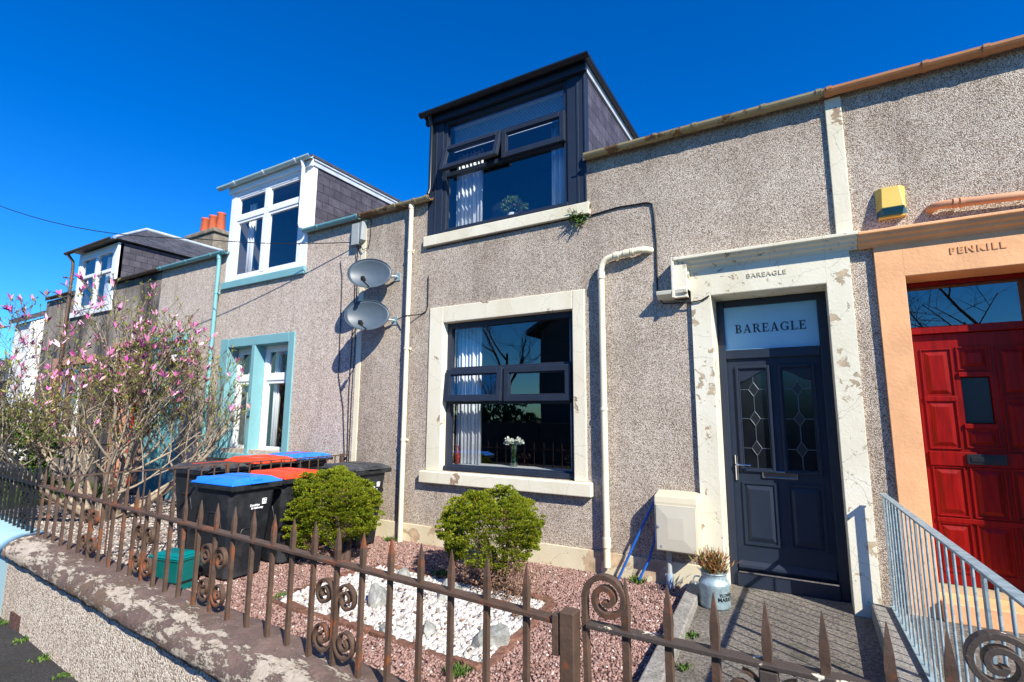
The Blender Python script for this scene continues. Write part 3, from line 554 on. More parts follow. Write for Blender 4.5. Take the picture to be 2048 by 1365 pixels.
part('curtains', MB().box(-15.8, -15.55, .14, .17, 2.7, 3.9).box(-15.15, -14.95, .14, .17, 2.7, 3.9), M_curtain, w); room(H4, -16.35, -14.35, 2.4, 4.1, .12, 2.4, M_inner)
part('dormer_sill', MB().box(-16.45, -14.25, -.05, .05, 2.42, 2.55), M_white, d)
w = part('window', MB().frame(-17.0, -15.0, -.6, 1.2, .08, .15, .22).box(-16.05, -15.95, .15, .22, -.52, 1.12), M_white, H4); pane(w, -16.92, -16.05, -.52, 1.12, .19); pane(w, -15.95, -15.08, -.52, 1.12, .19); room(H4, -17.0, -15, -1.2, 1.4, .3, 3)
part('window_surround', MB().box(-17.2, -17.0, -.02, .15, -.7, 1.4).box(-15.0, -14.8, -.02, .15, -.7, 1.4).box(-17.0, -15.0, -.02, .15, 1.2, 1.4).box(-17.3, -14.7, -.07, .15, -.8, -.6), M_stone, H4)
part('door_surround', MB().box(-13.62, -13.35, -.03, .30, -1.66, 1.45).box(-12.45, -12.2, -.03, .30, -1.66, 1.45).box(-13.35, -12.45, -.03, .30, 1.25, 1.45).box(-13.7, -12.12, -.12, 0, 1.45, 1.58), M_stone, H4, bevel=.01)
df = part('door', MB().box(-13.35, -12.45, .25, .30, -1.6, .62), plain('red_gloss_door', (.45,.01,.015), .3, .06), H4, 'red front door'); pane(df, -13.35, -12.45, .62, 1.25, .28)
ch = part('chimney', MB().box(-18.9, -17.2, 3.8, 4.6, 4.2, 6.15).box(-18.98, -17.12, 3.74, 4.66, 6.15, 6.30), plain('chimney_stone', (.20,.17,.13), .95, .4, 6, 1, 20), H4, bevel=.03)
for cx in (-18.55, -18.05, -17.55): part('chimney_pot', MB().lathe([(.15, 6.28), (.16, 6.4), (.13, 6.95), (.145, 6.97), (.145, 7.02), (.10, 7.02), (.10, 6.6)], cx, 4.2, 14), M_terra, ch)

# ------------------------------------------------------------------ stone scatter (uncountable gravel)
def scatter(name, inside, box, n, s0, s1, z, m, flat=.7, seed=1, sphere=False):
    rs = np.random.RandomState(seed); P = np.column_stack([rs.uniform(box[0], box[1], n), rs.uniform(box[2], box[3], n)])
    P = P[np.array([inside(x, y) for x, y in P])]; n = len(P)
    if sphere:
        g = [(math.cos(a)*math.cos(b), math.sin(a)*math.cos(b), math.sin(b)) for b in (-.6, .6) for a in [k*math.pi/3 + (b > 0)*.5 for k in range(6)]] + [(0,0,1), (0,0,-1)]
        F = [(k, (k+1) % 6, 6+k) for k in range(6)] + [((k+1) % 6, 6+(k+1) % 6, 6+k) for k in range(6)] + [(6+k, 6+(k+1) % 6, 12) for k in range(6)]
    else:
        g = [(1,0,0),(0,1,0),(-1,0,0),(0,-1,0),(.3,.2,1),(-.1,0,-1)]; F = [(0,1,4),(1,2,4),(2,3,4),(3,0,4),(1,0,5),(2,1,5),(3,2,5),(0,3,5)]
    g = np.array(g); k = len(g); s = rs.uniform(s0, s1, n)
    V = g[None] * (1 + (rs.uniform(-.35, .35, (n, k, 3)) if not sphere else rs.uniform(-.14, .14, (n, k, 3)))) * s[:, None, None]
    V *= np.stack([rs.uniform(.7, 1.3, n), rs.uniform(.6, 1.0, n), np.full(n, flat)], 1)[:, None, :]
    a = rs.uniform(0, 6.28, n); c, sn = np.cos(a)[:, None], np.sin(a)[:, None]; b = rs.uniform(-.6, .6, n); cb, sb = np.cos(b)[:, None], np.sin(b)[:, None]
    y, zz = V[..., 1] * cb - V[..., 2] * sb, V[..., 1] * sb + V[..., 2] * cb; x = V[..., 0]
    V = np.stack([x*c - y*sn + P[:, :1], x*sn + y*c + P[:, 1:2], zz + z + s[:, None] * rs.uniform(.0, .55, (n, 1))], -1).reshape(-1, 3)
    F = (np.array(F)[None] + (np.arange(n) * k)[:, None, None]).reshape(-1, 3)
    me = bpy.data.meshes.new(name); me.vertices.add(len(V)); me.vertices.foreach_set('co', V.ravel()); me.loops.add(F.size); me.loops.foreach_set('vertex_index', F.ravel())
    me.polygons.add(len(F)); me.polygons.foreach_set('loop_start', np.arange(0, F.size, 3)); me.polygons.foreach_set('loop_total', np.full(len(F), 3))
    if sphere: me.polygons.foreach_set('use_smooth', np.ones(len(F), bool))
    me.update(); me.validate(); me.materials.append(m); o = bpy.data.objects.new(name, me); COL.objects.link(o); return o
BED = [(-4.40, -2.33), (-4.30, -1.02), (-2.12, -1.06), (-2.00, -2.40)]
def inpoly(x, y, P, g=0):
    for i in range(len(P)):
        (a, b), (c, d) = P[i], P[(i+1) % len(P)]; L = math.hypot(c-a, d-b)
        if ((x-a)*(d-b) - (y-b)*(c-a)) / L < g: return False
    return True
tag(scatter('pink_gravel', lambda x, y: y > yF(x) + .13 and not inpoly(x, y, BED), (-6.05, -1.0, -3.7, 0), 84000, .0095, .0175, -1.703, M_pink, seed=3), 'pinkish red granite chippings covering the front garden', 'gravel', kind='stuff')
tag(scatter('white_pebbles', lambda x, y: inpoly(x, y, BED, .03), (-4.5, -1.9, -2.5, -.9), 8000, .012, .028, -1.699, M_whitest, .75, 5, True), 'white pebbles filling the edged bed under the two clipped shrubs', 'pebbles', kind='stuff')
tag(scatter('grey_gravel', lambda x, y: y > yF(x) + .15, (-12.0, -6.2, -3.4, -.02), 30000, .014, .032, -1.672, M_greych, seed=8), 'grey brown stone chippings around the magnolia', 'gravel', kind='stuff')
struct('pebble_bed', MB().prism(BED, 'z', -1.80, -1.698), ground_mat('pebble_bed_soil', (.16,.13,.10), (.52,.49,.45), 30))
tag(scatter('bed_litter', lambda x, y: inpoly(x, y, BED, .02), (-4.5, -1.9, -2.5, -.9), 420, .008, .022, -1.672, M_dead, .4, 15), 'brown dead leaf litter strewn over the white pebbles', 'leaf litter', kind='stuff')
# red stone edging round the pebble bed
be = thing('bed_edging', 'rough red stone edging around the white pebble bed', 'garden edging', (-3.2, -1.7, G))
for i in range(4):
    (a, b), (c, d_) = BED[i], BED[(i+1) % 4]; L = math.hypot(c-a, d_-b); n = max(3, int(L / (.26 if i != 2 else .36)))
    for k in range(n):
        t0, t1 = (k + .05) / n, (k + .95) / n; wd = random.uniform(.06, .10); hh = random.uniform(.012, .042)
        nx, ny = (d_-b) / L, -(c-a) / L; nx, ny = -nx, -ny; P = []
        for t, s1 in ((t0, -1), (t1, -1), (t1, 1), (t0, 1)): P.append((a + (c-a)*t + nx*wd*s1*.5 + random.uniform(-.012, .012), b + (d_-b)*t + ny*wd*s1*.5 + random.uniform(-.012, .012)))
        m = MB(); zz = -1.70; m.add([(*p, zz - .05) for p in P] + [(p[0]*1 + random.uniform(-.01, .01), p[1] + random.uniform(-.01, .01), zz + hh + random.uniform(-.012, .012)) for p in P], [(0,3,2,1),(4,5,6,7),(0,1,5,4),(1,2,6,5),(2,3,7,6),(3,0,4,7)])
        part('edging_stone', m, M_brick, be, bevel=.012)
def rock(x, y, sx, sy, sz, label, seed, tilt=.2, z=-1.70, name='rock'):
    rs = random.Random(seed); bm = bmesh.new(); bmesh.ops.create_icosphere(bm, subdivisions=2, radius=1)
    pl = [Vector((rs.uniform(-1, 1), rs.uniform(-1, 1), rs.uniform(-.4, 1))).normalized() for _ in range(7)]
    for v in bm.verts:
        for p in pl:
            t = v.co.dot(p) - rs.uniform(.55, .6)
            if t > 0: v.co -= p * t
    Rm = Matrix.Rotation(rs.uniform(0, 6), 3, 'Z') @ Matrix.Rotation(tilt, 3, 'X')
    m = MB(); m.add([Rm @ Vector((v.co.x*sx*1.1, v.co.y*sy*1.1, v.co.z*sz*1.05)) + Vector((x, y, z + sz*.30)) for v in bm.verts], [tuple(v.index for v in f.verts) for f in bm.faces]); bm.free()
    return single(name, m, M_rock, label, 'rock', (x, y, z), 'rocks on the white pebbles', .004)
rock(-3.45, -1.88, .17, .08, .17, 'broad pale grey slab of rock standing in the white pebbles near the left shrub', 3, .35)
rock(-2.69, -2.13, .12, .08, .08, 'small pale rock low in the middle of the white pebbles', 5)
rock(-2.17, -2.05, .17, .12, .13, 'grey pitted rock at the front right corner of the white pebble bed', 11, .3)
rock(-2.98, -2.30, .11, .06, .06, 'flat pale stone at the front edge of the white pebbles', 17)
rock(-3.05, -1.42, .18, .13, .14, 'dark grey rock in the shade beside the right shrub', 21)
rock(-3.75, -1.25, .12, .09, .10, 'grey rock between the two shrubs, farthest from the railings', 29)
# kerb of the path
b = MB(); b.prism([(-1.11, -.05), (-.99, -.05), (-.80, -3.55), (-.94, -3.55)], 'z', -1.9, -1.60); single('path_kerb', b, M_kerb, 'narrow concrete kerb between pink gravel and the path', 'kerb', (-1, -1.8, G), bevel=.012)
# ------------------------------------------------------------------ garden wall
gw = thing('garden_wall', 'low pebbledashed street wall with rounded coping of flaking brown paint', 'wall', (-3.6, -3.65, -1.83))
def wallrun(par, x0, x1, mw, mc, mm=30, end=True):
    b = MB(); b.add([(x0, yF(x0)-.165, -1.9), (x1, yF(x1)-.165, -1.9), (x1, yF(x1)+.11, -1.9), (x0, yF(x0)+.11, -1.9), (x0, yF(x0)-.165, -1.27), (x1, yF(x1)-.165, -1.27), (x1, yF(x1)+.11, -1.27), (x0, yF(x0)+.11, -1.27)], [(0,3,2,1),(4,5,6,7),(0,1,5,4),(1,2,6,5),(2,3,7,6),(3,0,4,7)])
    part('wall_base', b, mw, par)
    pr = [(-.20, -1.305), (-.215, -1.27), (-.205, -1.225), (-.17, -1.185), (-.12, -1.16), (-.06, -1.148), (.08, -1.15), (.125, -1.165), (.14, -1.20), (.14, -1.30)]
    vs = []; n = len(pr); rs = random.Random(4)
    for i in range(mm + 1):
        x = x0 + (x1 - x0) * i / mm
        for y, z in pr: vs.append((x, yF(x) + y + rs.uniform(-.007, .007), z + rs.uniform(-.005, .005)))
    fs = [(i*n+k, (i+1)*n+k, (i+1)*n+(k+1) % n, i*n+(k+1) % n) for i in range(mm) for k in range(n)] + [tuple(range(n-1, -1, -1)), tuple(range(mm*n, mm*n+n))]
    part('coping', MB().add(vs, fs, True), mc, par)
wallrun(gw, -6.42, -.80, M_dashw, M_coping, 60)
gw2 = thing('garden_wall', 'low street wall painted pale teal in front of the teal house', 'wall', (-9, -3.2, -1.83)); wallrun(gw2, -12.2, -6.425, plain('pale_teal_wall_paint', (.40,.60,.64), .7, .05, 4, .3), plain('pale_teal_coping_paint', (.36,.58,.63), .65, .08, 4, .3))
gw3 = thing('garden_wall', 'low grey wall in front of the houses beyond the magnolia', 'wall', (-15, -2.8, -1.83)); wallrun(gw3, -30, -12.25, M_kerb, M_kerb, 40)
# ------------------------------------------------------------------ wrought iron
def spiral(cx, cz, r0, r1, a0, turns, n=40):   # in the xz plane
    return [(cx + (r0 + (r1-r0)*i/n) * math.cos(a0 + turns*2*math.pi*i/n), cz + (r0 + (r1-r0)*i/n) * math.sin(a0 + turns*2*math.pi*i/n)) for i in range(n+1)]
def bar_mb(x, y, zb, zr, zt, w=.0104, spear=True):
    m = MB(); zt += .0; c, s_ = math.cos(.07), -math.sin(.07)
    def ring(z, r): return [(x + r*(c*a - s_*b_)*1, y + r*(s_*a + c*b_), z) for a, b_ in ((-1,-1),(1,-1),(1,1),(-1,1))]
    zs = [(zb, w), (zr + .008, w*.95)] + ([(zr + .05, w*1.12), (zr + .085, w*.98), (zt - .012, w*.28), (zt, w*.10)] if spear else [])
    vs = [p for z, r in zs for p in ring(z, r)]; n = len(zs)
    return m.add(vs, [(i*4+k, i*4+(k+1) % 4, i*4+4+(k+1) % 4, i*4+4+k) for i in range(n-1) for k in range(4)] + [(3,2,1,0), tuple(range(n*4-4, n*4))])
def scrolls(par, x, y, m, dx=.082, zc=-.93):
    for sx in (-1, 1):
        q = MB()
        pts = [(u, v) for u, v in spiral(0, .082, .016, .062, 0 if sx > 0 else math.pi, -1.6 * sx)]
        # upper and lower volute joined by a back-to-back C along the bar
        up_ = spiral(x + sx*dx, zc + .085, .068, .012, math.pi if sx > 0 else 0, -1.75 * sx)
        lo_ = spiral(x + sx*dx, zc - .105, .074, .012, math.pi if sx > 0 else 0, 1.75 * sx)
        line = list(reversed(up_)) + lo_
        q.ribbon([(a, yF(a) if par is FN else y, c_) for a, c_ in line], (0, 1, 0), .026, .009); part('scroll', q, m, par)
FN = thing('iron_railing', 'brown painted iron railing with spear points on the flaking coping', 'railing', (-3.6, -3.61, -1.15))
XB = [-6.333,-6.12,-5.91,-5.70,-5.493,-5.287,-5.07,-4.85,-4.64,-4.44,-4.25,-4.06,-3.874,-3.692,-3.51,-3.311,-3.109,-2.912,-2.71,-2.51,-2.335,-2.155,-1.975,-1.797,-1.616,-1.438,-1.272,-1.095,-.919]
for x in XB: part('baluster', bar_mb(x, yF(x), -1.17, -.69, -.535), M_iron, FN)
part('top_rail', MB().ribbon([(-6.42, yF(-6.42), -.697), (-.775, yF(-.775), -.697)], (.0697, 1, 0), .052, .016), M_iron, FN, bevel=.003)
for i in (22, 16, 11, 6): scrolls(FN, XB[i], yF(XB[i]), M_iron)
F2 = thing('iron_railing', 'black painted iron railing with spear points on the pale teal wall', 'railing', (-9.3, -3.22, -1.15))
for k in range(38): part('baluster', bar_mb(-6.52 - .148*k, yF(-6.52 - .148*k), -1.17, -.69, -.535), M_blackiron, F2)
part('top_rail', MB().ribbon([(-12.2, yF(-12.2), -.697), (-6.44, yF(-6.44), -.697)], (.0697, 1, 0), .05, .016), M_blackiron, F2)
FN_ = FN; FN = F2; scrolls(F2, -6.52 - .148*2, 0, M_blackiron, .07); scrolls(F2, -6.52 - .148*9, 0, M_blackiron, .07); FN = FN_
# divider between the two gardens
F3 = thing('iron_railing', 'thin plain railing dividing the bins of the two gardens', 'railing', (-6.08, -1.7, G))
xd = lambda y: -6.0 + .05 * y
for k in range(24):
    y = -.10 - .142*k; part('baluster', MB().tube([(xd(y), y, -1.72), (xd(y), y, -.60)], .009, 4, smooth=False), M_iron, F3)
part('top_rail', MB().box(-.02, .02, -3.43, -.03, -.612, -.598), M_iron, F3)
o_ = F3.children[-1]; o_.data.transform(Matrix.Translation((0, 0, 0)));
for v in o_.data.vertices:
    wy = v.co.y + ORG[F3].y; v.co.x = v.co.x + ORG[F3].x * 0 + (xd(wy))
for y in (-.10, -1.76): part('end_post', MB().box(xd(y)-.018, xd(y)+.018, y-.05, y-.02, -1.9, -.585), M_iron, F3)
F4 = thing('iron_railing', 'thin railing between the magnolia garden and the garden beyond it', 'railing', (-12.1, -1.7, G))
for k in range(22):
    y = -.15 - .15*k; part('baluster', MB().tube([(-12.1, y, -1.72), (-12.1, y, -.62)], .009, 4, smooth=False), M_blackiron, F4)
part('top_rail', MB().box(-12.12, -12.08, -3.4, -.03, -.64, -.62), M_blackiron, F4)
# gate and its post
yg = -3.785
gp = thing('gate_post', 'square brown iron gate post at the end of the railing', 'gate post', (-.745, -3.81, -1.83))
part('post', MB().box(-.770, -.718, -3.845, -3.785, -1.9, -.655), M_iron, gp, bevel=.004); part('post_bracket', MB().box(-.80, -.775, -3.84, -3.80, -.80, -.67), M_iron, gp, bevel=.003)
gt = thing('garden_gate', 'brown iron garden gate with a scroll and spear points across the path', 'gate', (-.2, yg, -1.80))
st = [(-.690, -1.75), (-.690, -.80), (-.690, -.66)]
sc = spiral(-.622, -.607, .077, .010, math.pi, -1.9, 46)
part('scroll_stile', MB().ribbon([(a, yg, c_) for a, c_ in [(-.692, -1.75), (-.692, -1.0), (-.695, -.80), (-.699, -.69)] + sc], (0, 1, 0), .030, .018), M_iron, gt, bevel=.003)
part('top_rail', MB().box(-.69, .46, yg-.025, yg+.025, -.705, -.69), M_flakeiron, gt, bevel=.003)
part('bottom_rail', MB().box(-.69, .46, yg-.02, yg+.02, -1.66, -1.645), M_iron, gt)
for x in (-.558, -.422, -.285, -.145, -.004, .140): part('baluster', bar_mb(x, yg, -1.65, -.695, -.53, .0118), M_iron, gt)
for sx in (-1, 1): part('scroll', MB().ribbon([(a, yg, c_) for a, c_ in list(reversed(spiral(-.145 + sx*.07, -.79, .062, .010, math.pi/2, 1.6*sx)))], (0, 1, 0), .022, .008), M_iron, gt)
part('latch', MB().box(-.17, -.12, yg-.022, yg+.022, -.80, -.71).box(-.20, -.09, yg-.015, yg+.015, -.86, -.80), M_flakeiron, gt, bevel=.004)
g2 = thing('iron_gate', 'flaking iron gate scroll in front of the galvanised handrail', 'gate', (.55, -3.76, -1.80))
yq = -3.755
sc = spiral(.362, -.592, .070, .010, .55, 1.85, 46)
line = list(reversed([(.72, -1.75), (.70, -1.0), (.66, -.72), (.60, -.60), (.53, -.545), (.46, -.528)])) 
part('scroll_stile', MB().ribbon([(a, yq, c_) for a, c_ in list(reversed(sc)) + [(.455, -.535), (.52, -.553), (.58, -.60), (.63, -.67), (.66, -.80), (.67, -1.0), (.67, -1.75)]], (0, 1, 0), .032, .016), M_flakeiron, g2, bevel=.003)
part('baluster', bar_mb(.268, yq, -1.6, -.70, -.535, .012), M_iron, g2); part('bottom_rail', MB().box(.25, .69, yq-.015, yq+.015, -1.6, -1.58), M_iron, g2)
# low wall and galvanised handrail beside the path
lw = MB(); lw.add([(.34, -3.6, -1.9), (.64, -3.6, -1.9), (.59, -.04, -1.9), (.345, -.04, -1.9), (.35, -3.6, -1.50), (.62, -3.6, -1.50), (.575, -.04, -1.555), (.355, -.04, -1.555)], [(0,3,2,1),(4,5,6,7),(0,1,5,4),(1,2,6,5),(2,3,7,6),(3,0,4,7)])
single('low_wall', lw, M_kerb, 'low concrete wall carrying the galvanised handrail', 'wall', (.5, -1.8, G), bevel=.015)
hr = thing('handrail', 'galvanised steel handrail with round bars beside the orange house path', 'handrail', (.52, -1.7, -1.55))
hx = lambda y: .497 - .0167 * y; hz = lambda y: -.648 - .0231 * y; hb = lambda y: -1.53 - .013 * y
part('top_rail', MB().ribbon([(hx(-.12), -.12, hz(-.12)), (hx(-3.6), -3.6, hz(-3.6))], (1, 0, 0), .045, .012), M_galv, hr, bevel=.002)
part('bottom_rail', MB().ribbon([(hx(-.12), -.12, hb(-.12)), (hx(-3.6), -3.6, hb(-3.6))], (1, 0, 0), .04, .010), M_galv, hr)
k = 0
for i in range(24):
    y = -.14 - .148 * i
    if i % 9 == 0: part('flat_post', MB().box(hx(y)-.005, hx(y)+.005, y-.022, y+.022, hb(y)-.03, hz(y)-.006), M_galv, hr)
    else: part('baluster', MB().tube([(hx(y), y, hb(y)), (hx(y), y, hz(y)-.005)], .0065, 8), M_galv, hr)

# ------------------------------------------------------------------ wheelie bins
def bin_proto(lidm, label, sc=.95, text=True, strap=False):
    t = thing('wheelie_bin', label, 'wheelie bin', (0, 0, 0), 'wheelie bins along the garden divider', rz=1e-6)
    b = MB(); z = [0.03, .10, .55, .93, .935, .975]; prof = [(-.24, .22, .205), (-.245, .225, .21), (-.30, .265, .245), (-.345, .30, .275), (-.375, .325, .292), (-.375, .325, .292)]
    vs = []
    for zz, (x0, x1, hy) in zip(z, prof):
        c = .05
        vs += [(x0+c,-hy,zz),(x1-c,-hy,zz),(x1,-hy+c,zz),(x1,hy-c,zz),(x1-c,hy,zz),(x0+c,hy,zz),(x0,hy-c,zz),(x0,-hy+c,zz)]
    n = len(z); b.add(vs, [(i*8+k, i*8+(k+1) % 8, i*8+8+(k+1) % 8, i*8+8+k) for i in range(n-1) for k in range(8)] + [tuple(range(7,-1,-1)), tuple(range(n*8-8, n*8))])
    bd = part('body', b, M_binb, t, bevel=.008)
    for sg in (-1, 1):   # embossed arches on side and front faces
        a = [(-.13 + .26*i/12, sg*(.262 if 1 else 0), .52 + .17*min(1, math.sin(math.pi*i/12)*1.8)) for i in range(13)]
        part('embossed_arch', MB().tube([(x, sg*(.245 + (zz-.55)*.078), zz) for x, _, zz in a], .008, 6), M_binb, bd)
    part('embossed_arch', MB().tube([(.268 + (.36 + .16*min(1, math.sin(math.pi*i/12)*1.9) - .55)*.09, -.15 + .3*i/12, .36 + .16*min(1, math.sin(math.pi*i/12)*1.9)) for i in range(13)], .008, 6), M_binb, bd)
    for sy in (-1, 1): part('wheel', MB().prism([(-.27 + .1*math.cos(k*math.pi/10), .10 + .1*math.sin(k*math.pi/10)) for k in range(20)], 'z', -.025, .025), M_black, t)
    for i, w in enumerate([c for c in t.children if c.name.startswith('wheel')]):
        s_ = -1 if i == 0 else 1
        for v in w.data.vertices: x, y, zz = v.co; v.co = (x, s_*.235 + zz, y)
    l = MB(); l.frustum((-.385, .345, -.302, .302, .978), (-.380, .340, -.298, .298, 1.0))
    l.frustum((-.36, .325, -.285, .285, 1.0), (-.30, .255, -.215, .215, 1.040)); l.box(.345, .372, -.10, .10, .982, .998)
    for sy in (-1, 1): l.frustum((-.44, -.36, sy*.16-.06, sy*.16+.06, .978), (-.43, -.36, sy*.16-.05, sy*.16+.05, 1.03))
    ld = part('lid', l, lidm, t, bevel=.012)
    part('lid_groove', MB().box(.03, .17, -.19, -.175, 1.036, 1.044).box(.03, .17, .175, .19, 1.036, 1.044), lidm, ld, bevel=.003)
    part('lid_rib', MB().box(-.27, .20, -.006, .006, 1.038, 1.046), lidm, ld, bevel=.003)
    part('rim_flange', MB().box(-.385, .338, -.312, -.300, .935, .974).box(-.385, .338, .300, .312, .935, .974).box(.326, .340, -.298, .298, .925, .974), M_binb, bd, bevel=.004)
    part('lid_grip', MB().box(.255, .315, -.07, .07, 1.005, 1.035), lidm, ld, bevel=.01)
    part('handle', MB().tube([(-.41, -.25, .96), (-.43, -.2, .965), (-.43, .2, .965), (-.41, .25, .96)], .014, 8), M_binb, t)
    if text:
        tx = MB()
        for s_, y, zz, h in (('Dumfries', .005, .752, .030), ('& Galloway', .035, .722, .030)):
            q = text_mb(s_, h, 0, 0, 0, .002, bold=.0012); tx.add([(.294 + (zz + v[2] - .695)*.09 + v[1], y + v[0], zz + v[2]) for v in q.v], q.f)
        part('council_name', tx, M_whitep, bd)
        lg = MB()
        def pt(y, zz): return (.2925 + (zz - .695)*.09 + .002, y, zz)
        y0, y1, z0, z1 = .085, .140, .752, .815
        for (a, b_, c, d_) in ((y0, y1, z0, z0+.008), (y0, y1, z1-.006, z1), (y0, y0+.006, z0, z1), (y1-.006, y1, z0, z1), (y0, y1, z0+.008, z0+.022)): lg.quad(pt(a, c), pt(b_, c), pt(b_, d_), pt(a, d_))
        for cy, cz, r in ((.104, .788, .015), (.121, .783, .015)):
            p = [pt(cy + r*math.cos(k*math.pi/8), cz + r*math.sin(k*math.pi/8)) for k in range(17)]; lg.tube([(v[0]+.001, v[1], v[2]) for v in p], .004, 4)
        part('council_emblem', lg, M_whitep, bd)
    if strap: part('elastic_strap', MB().box(-.02, .01, -.215, .215, 1.041, 1.048), plain('strap_red', (.45,.05,.03), .6), ld)
    t.scale = (sc, sc, sc); return t
b1 = bin_proto(M_blue, 'black wheelie bin with blue lid and white council lettering, nearest the street railing'); b1.scale = (.99, .98, .985); b1.location = (-5.41, -2.07, -1.70); b1.rotation_euler.z = .03
b2 = bin_proto(M_red, 'black wheelie bin with red lid between the blue lidded bin and the left shrub'); b2.scale = (.99, .98, .985); b2.location = (-5.46, -1.42, -1.70); b2.rotation_euler.z = .0
b3 = bin_proto(M_bdark, 'black wheelie bin with charcoal lid nearest the house wall, behind the left shrub'); b3.scale = (.99, .98, 1.0); b3.location = (-5.28, -.50, -1.70); b3.rotation_euler.z = -.06
b4 = bin_proto(M_bdark, 'black wheelie bin with charcoal lid and red strap beyond the thin divider railing', 1.0, False, True); b4.location = (-6.60, -1.72, -1.66); b4.rotation_euler.z = math.pi
b5 = bin_proto(M_red, 'black wheelie bin with red lid and strap beyond the thin divider railing', 1.02, False, True); b5.location = (-6.62, -1.02, -1.65); b5.rotation_euler.z = math.pi - .05
b6 = bin_proto(M_blue, 'blue lidded wheelie bin with strap beyond the divider railing, by the house wall', 1.03, False, True); b6.location = (-6.62, -.42, -1.65); b6.rotation_euler.z = math.pi + .06
cd = thing('food_caddy', 'small teal green food caddy on the gravel before the blue lidded bin', 'food caddy', (-5.50, -2.60, -1.70), rz=.18)
part('body', MB().frustum((-.165, .165, -.105, .105, 0), (-.19, .19, -.125, .125, .29)).frustum((-.20, .20, -.135, .135, .285), (-.20, .20, -.135, .135, .305)), M_green, cd, bevel=.012)
part('lid', MB().frustum((-.205, .205, -.14, .14, .305), (-.20, .20, -.135, .135, .325)).frustum((-.17, .17, -.11, .11, .325), (-.13, .13, -.08, .08, .352)), plain('caddy_lid', (.0,.165,.17), .3, .08), cd, bevel=.012)
part('band', MB().frustum((-.178, .178, -.117, .117, .075), (-.181, .181, -.119, .119, .095)), M_black, cd)
part('handle', MB().tube([(-.10, -.14, .27), (-.10, -.155, .25), (-.02, -.165, .06), (.0, -.165, .055)], .007, 6), M_grey, cd)

# ------------------------------------------------------------------ foliage
def quads(name, C_, N_, T_, L_, Wd, m, par=None, tri=False, bend=.25, kind=None):
    """many small leaf blades: centre, axis, side, length, width"""
    n = len(C_); L_ = np.asarray(L_)[:, None]; Wd = np.asarray(Wd)[:, None]; T_ = T_ / (np.linalg.norm(T_, axis=1, keepdims=True) + 1e-9)
    S_ = np.cross(T_, N_); S_ /= (np.linalg.norm(S_, axis=1, keepdims=True) + 1e-9); U_ = np.cross(S_, T_)
    V = np.stack([C_ - S_*Wd*.15, C_ + T_*L_*.5 - S_*Wd*.5 + U_*L_*bend*.2, C_ + T_*L_ + U_*L_*bend, C_ + T_*L_*.5 + S_*Wd*.5 + U_*L_*bend*.2], 1).reshape(-1, 3)
    org = np.array(ORG[par]) if par else np.zeros(3); V = V - org
    me = bpy.data.meshes.new(name); me.vertices.add(len(V)); me.vertices.foreach_set('co', V.ravel()); me.loops.add(4*n); me.loops.foreach_set('vertex_index', np.arange(4*n))
    me.polygons.add(n); me.polygons.foreach_set('loop_start', np.arange(0, 4*n, 4)); me.polygons.foreach_set('loop_total', np.full(n, 4)); me.update(); me.materials.append(m)
    o = bpy.data.objects.new(name, me); COL.objects.link(o)
    if par: o.parent = par; ORG[o] = ORG[par]
    return tag(o, kind=kind)
def unit(v): return v / (np.linalg.norm(v, axis=1, keepdims=True) + 1e-9)
def crown(par, c, rad, nclump, per, leaf, m, seed, flatb=-.75, lump=.16, name='foliage', csz=.085, up=.35, inner=1500):
    rs = np.random.RandomState(seed); d = unit(rs.normal(size=(nclump*2, 3))); d = d[d[:, 2] > flatb][:nclump]
    ph = rs.uniform(0, 6.28, 6); lm = 1 + lump*(np.sin(3.1*d[:, 0]*2 + ph[0])*np.sin(2.7*d[:, 1]*2 + ph[1]) + .7*np.sin(5*d[:, 2] + 4*d[:, 0] + ph[2])) + rs.uniform(-.05, .05, len(d))
    cen = d * lm[:, None]; r_ = np.array(rad); base = np.array(c)
    out = unit(d / r_); 
    idx = np.repeat(np.arange(len(d)), per); n = len(idx); q = unit(rs.normal(size=(n, 3))); q[:, 2] = np.abs(q[:, 2]) * .5
    off = q * (rs.uniform(0, 1, (n, 1)) ** .5) * csz; off += out[idx] * (csz * .5 * (1 - (np.linalg.norm(off, axis=1, keepdims=True) / csz) ** 2))
    P = base + cen[idx] * r_ + off; T = out[idx] * .8 + q * .9 + np.array([0, 0, up]); N = unit(rs.normal(size=(n, 3)) * .6 + np.array([0, 0, 1.0]) + out[idx] * .5)
    ii = unit(rs.normal(size=(inner, 3))); ii = ii[ii[:, 2] > flatb]; Pi = base + ii * r_ * rs.uniform(.55, .92, (len(ii), 1))
    P = np.vstack([P, Pi]); T = np.vstack([T, ii + np.array([0, 0, .3])]); N = np.vstack([N, unit(rs.normal(size=(len(ii), 3)))]); n2 = len(P)
    L_ = rs.uniform(.7, 1.3, n2) * leaf; L_[n:] *= 2.0
    return quads(name, P, N, T, L_, L_ * rs.uniform(.5, .8, n2), m, par)
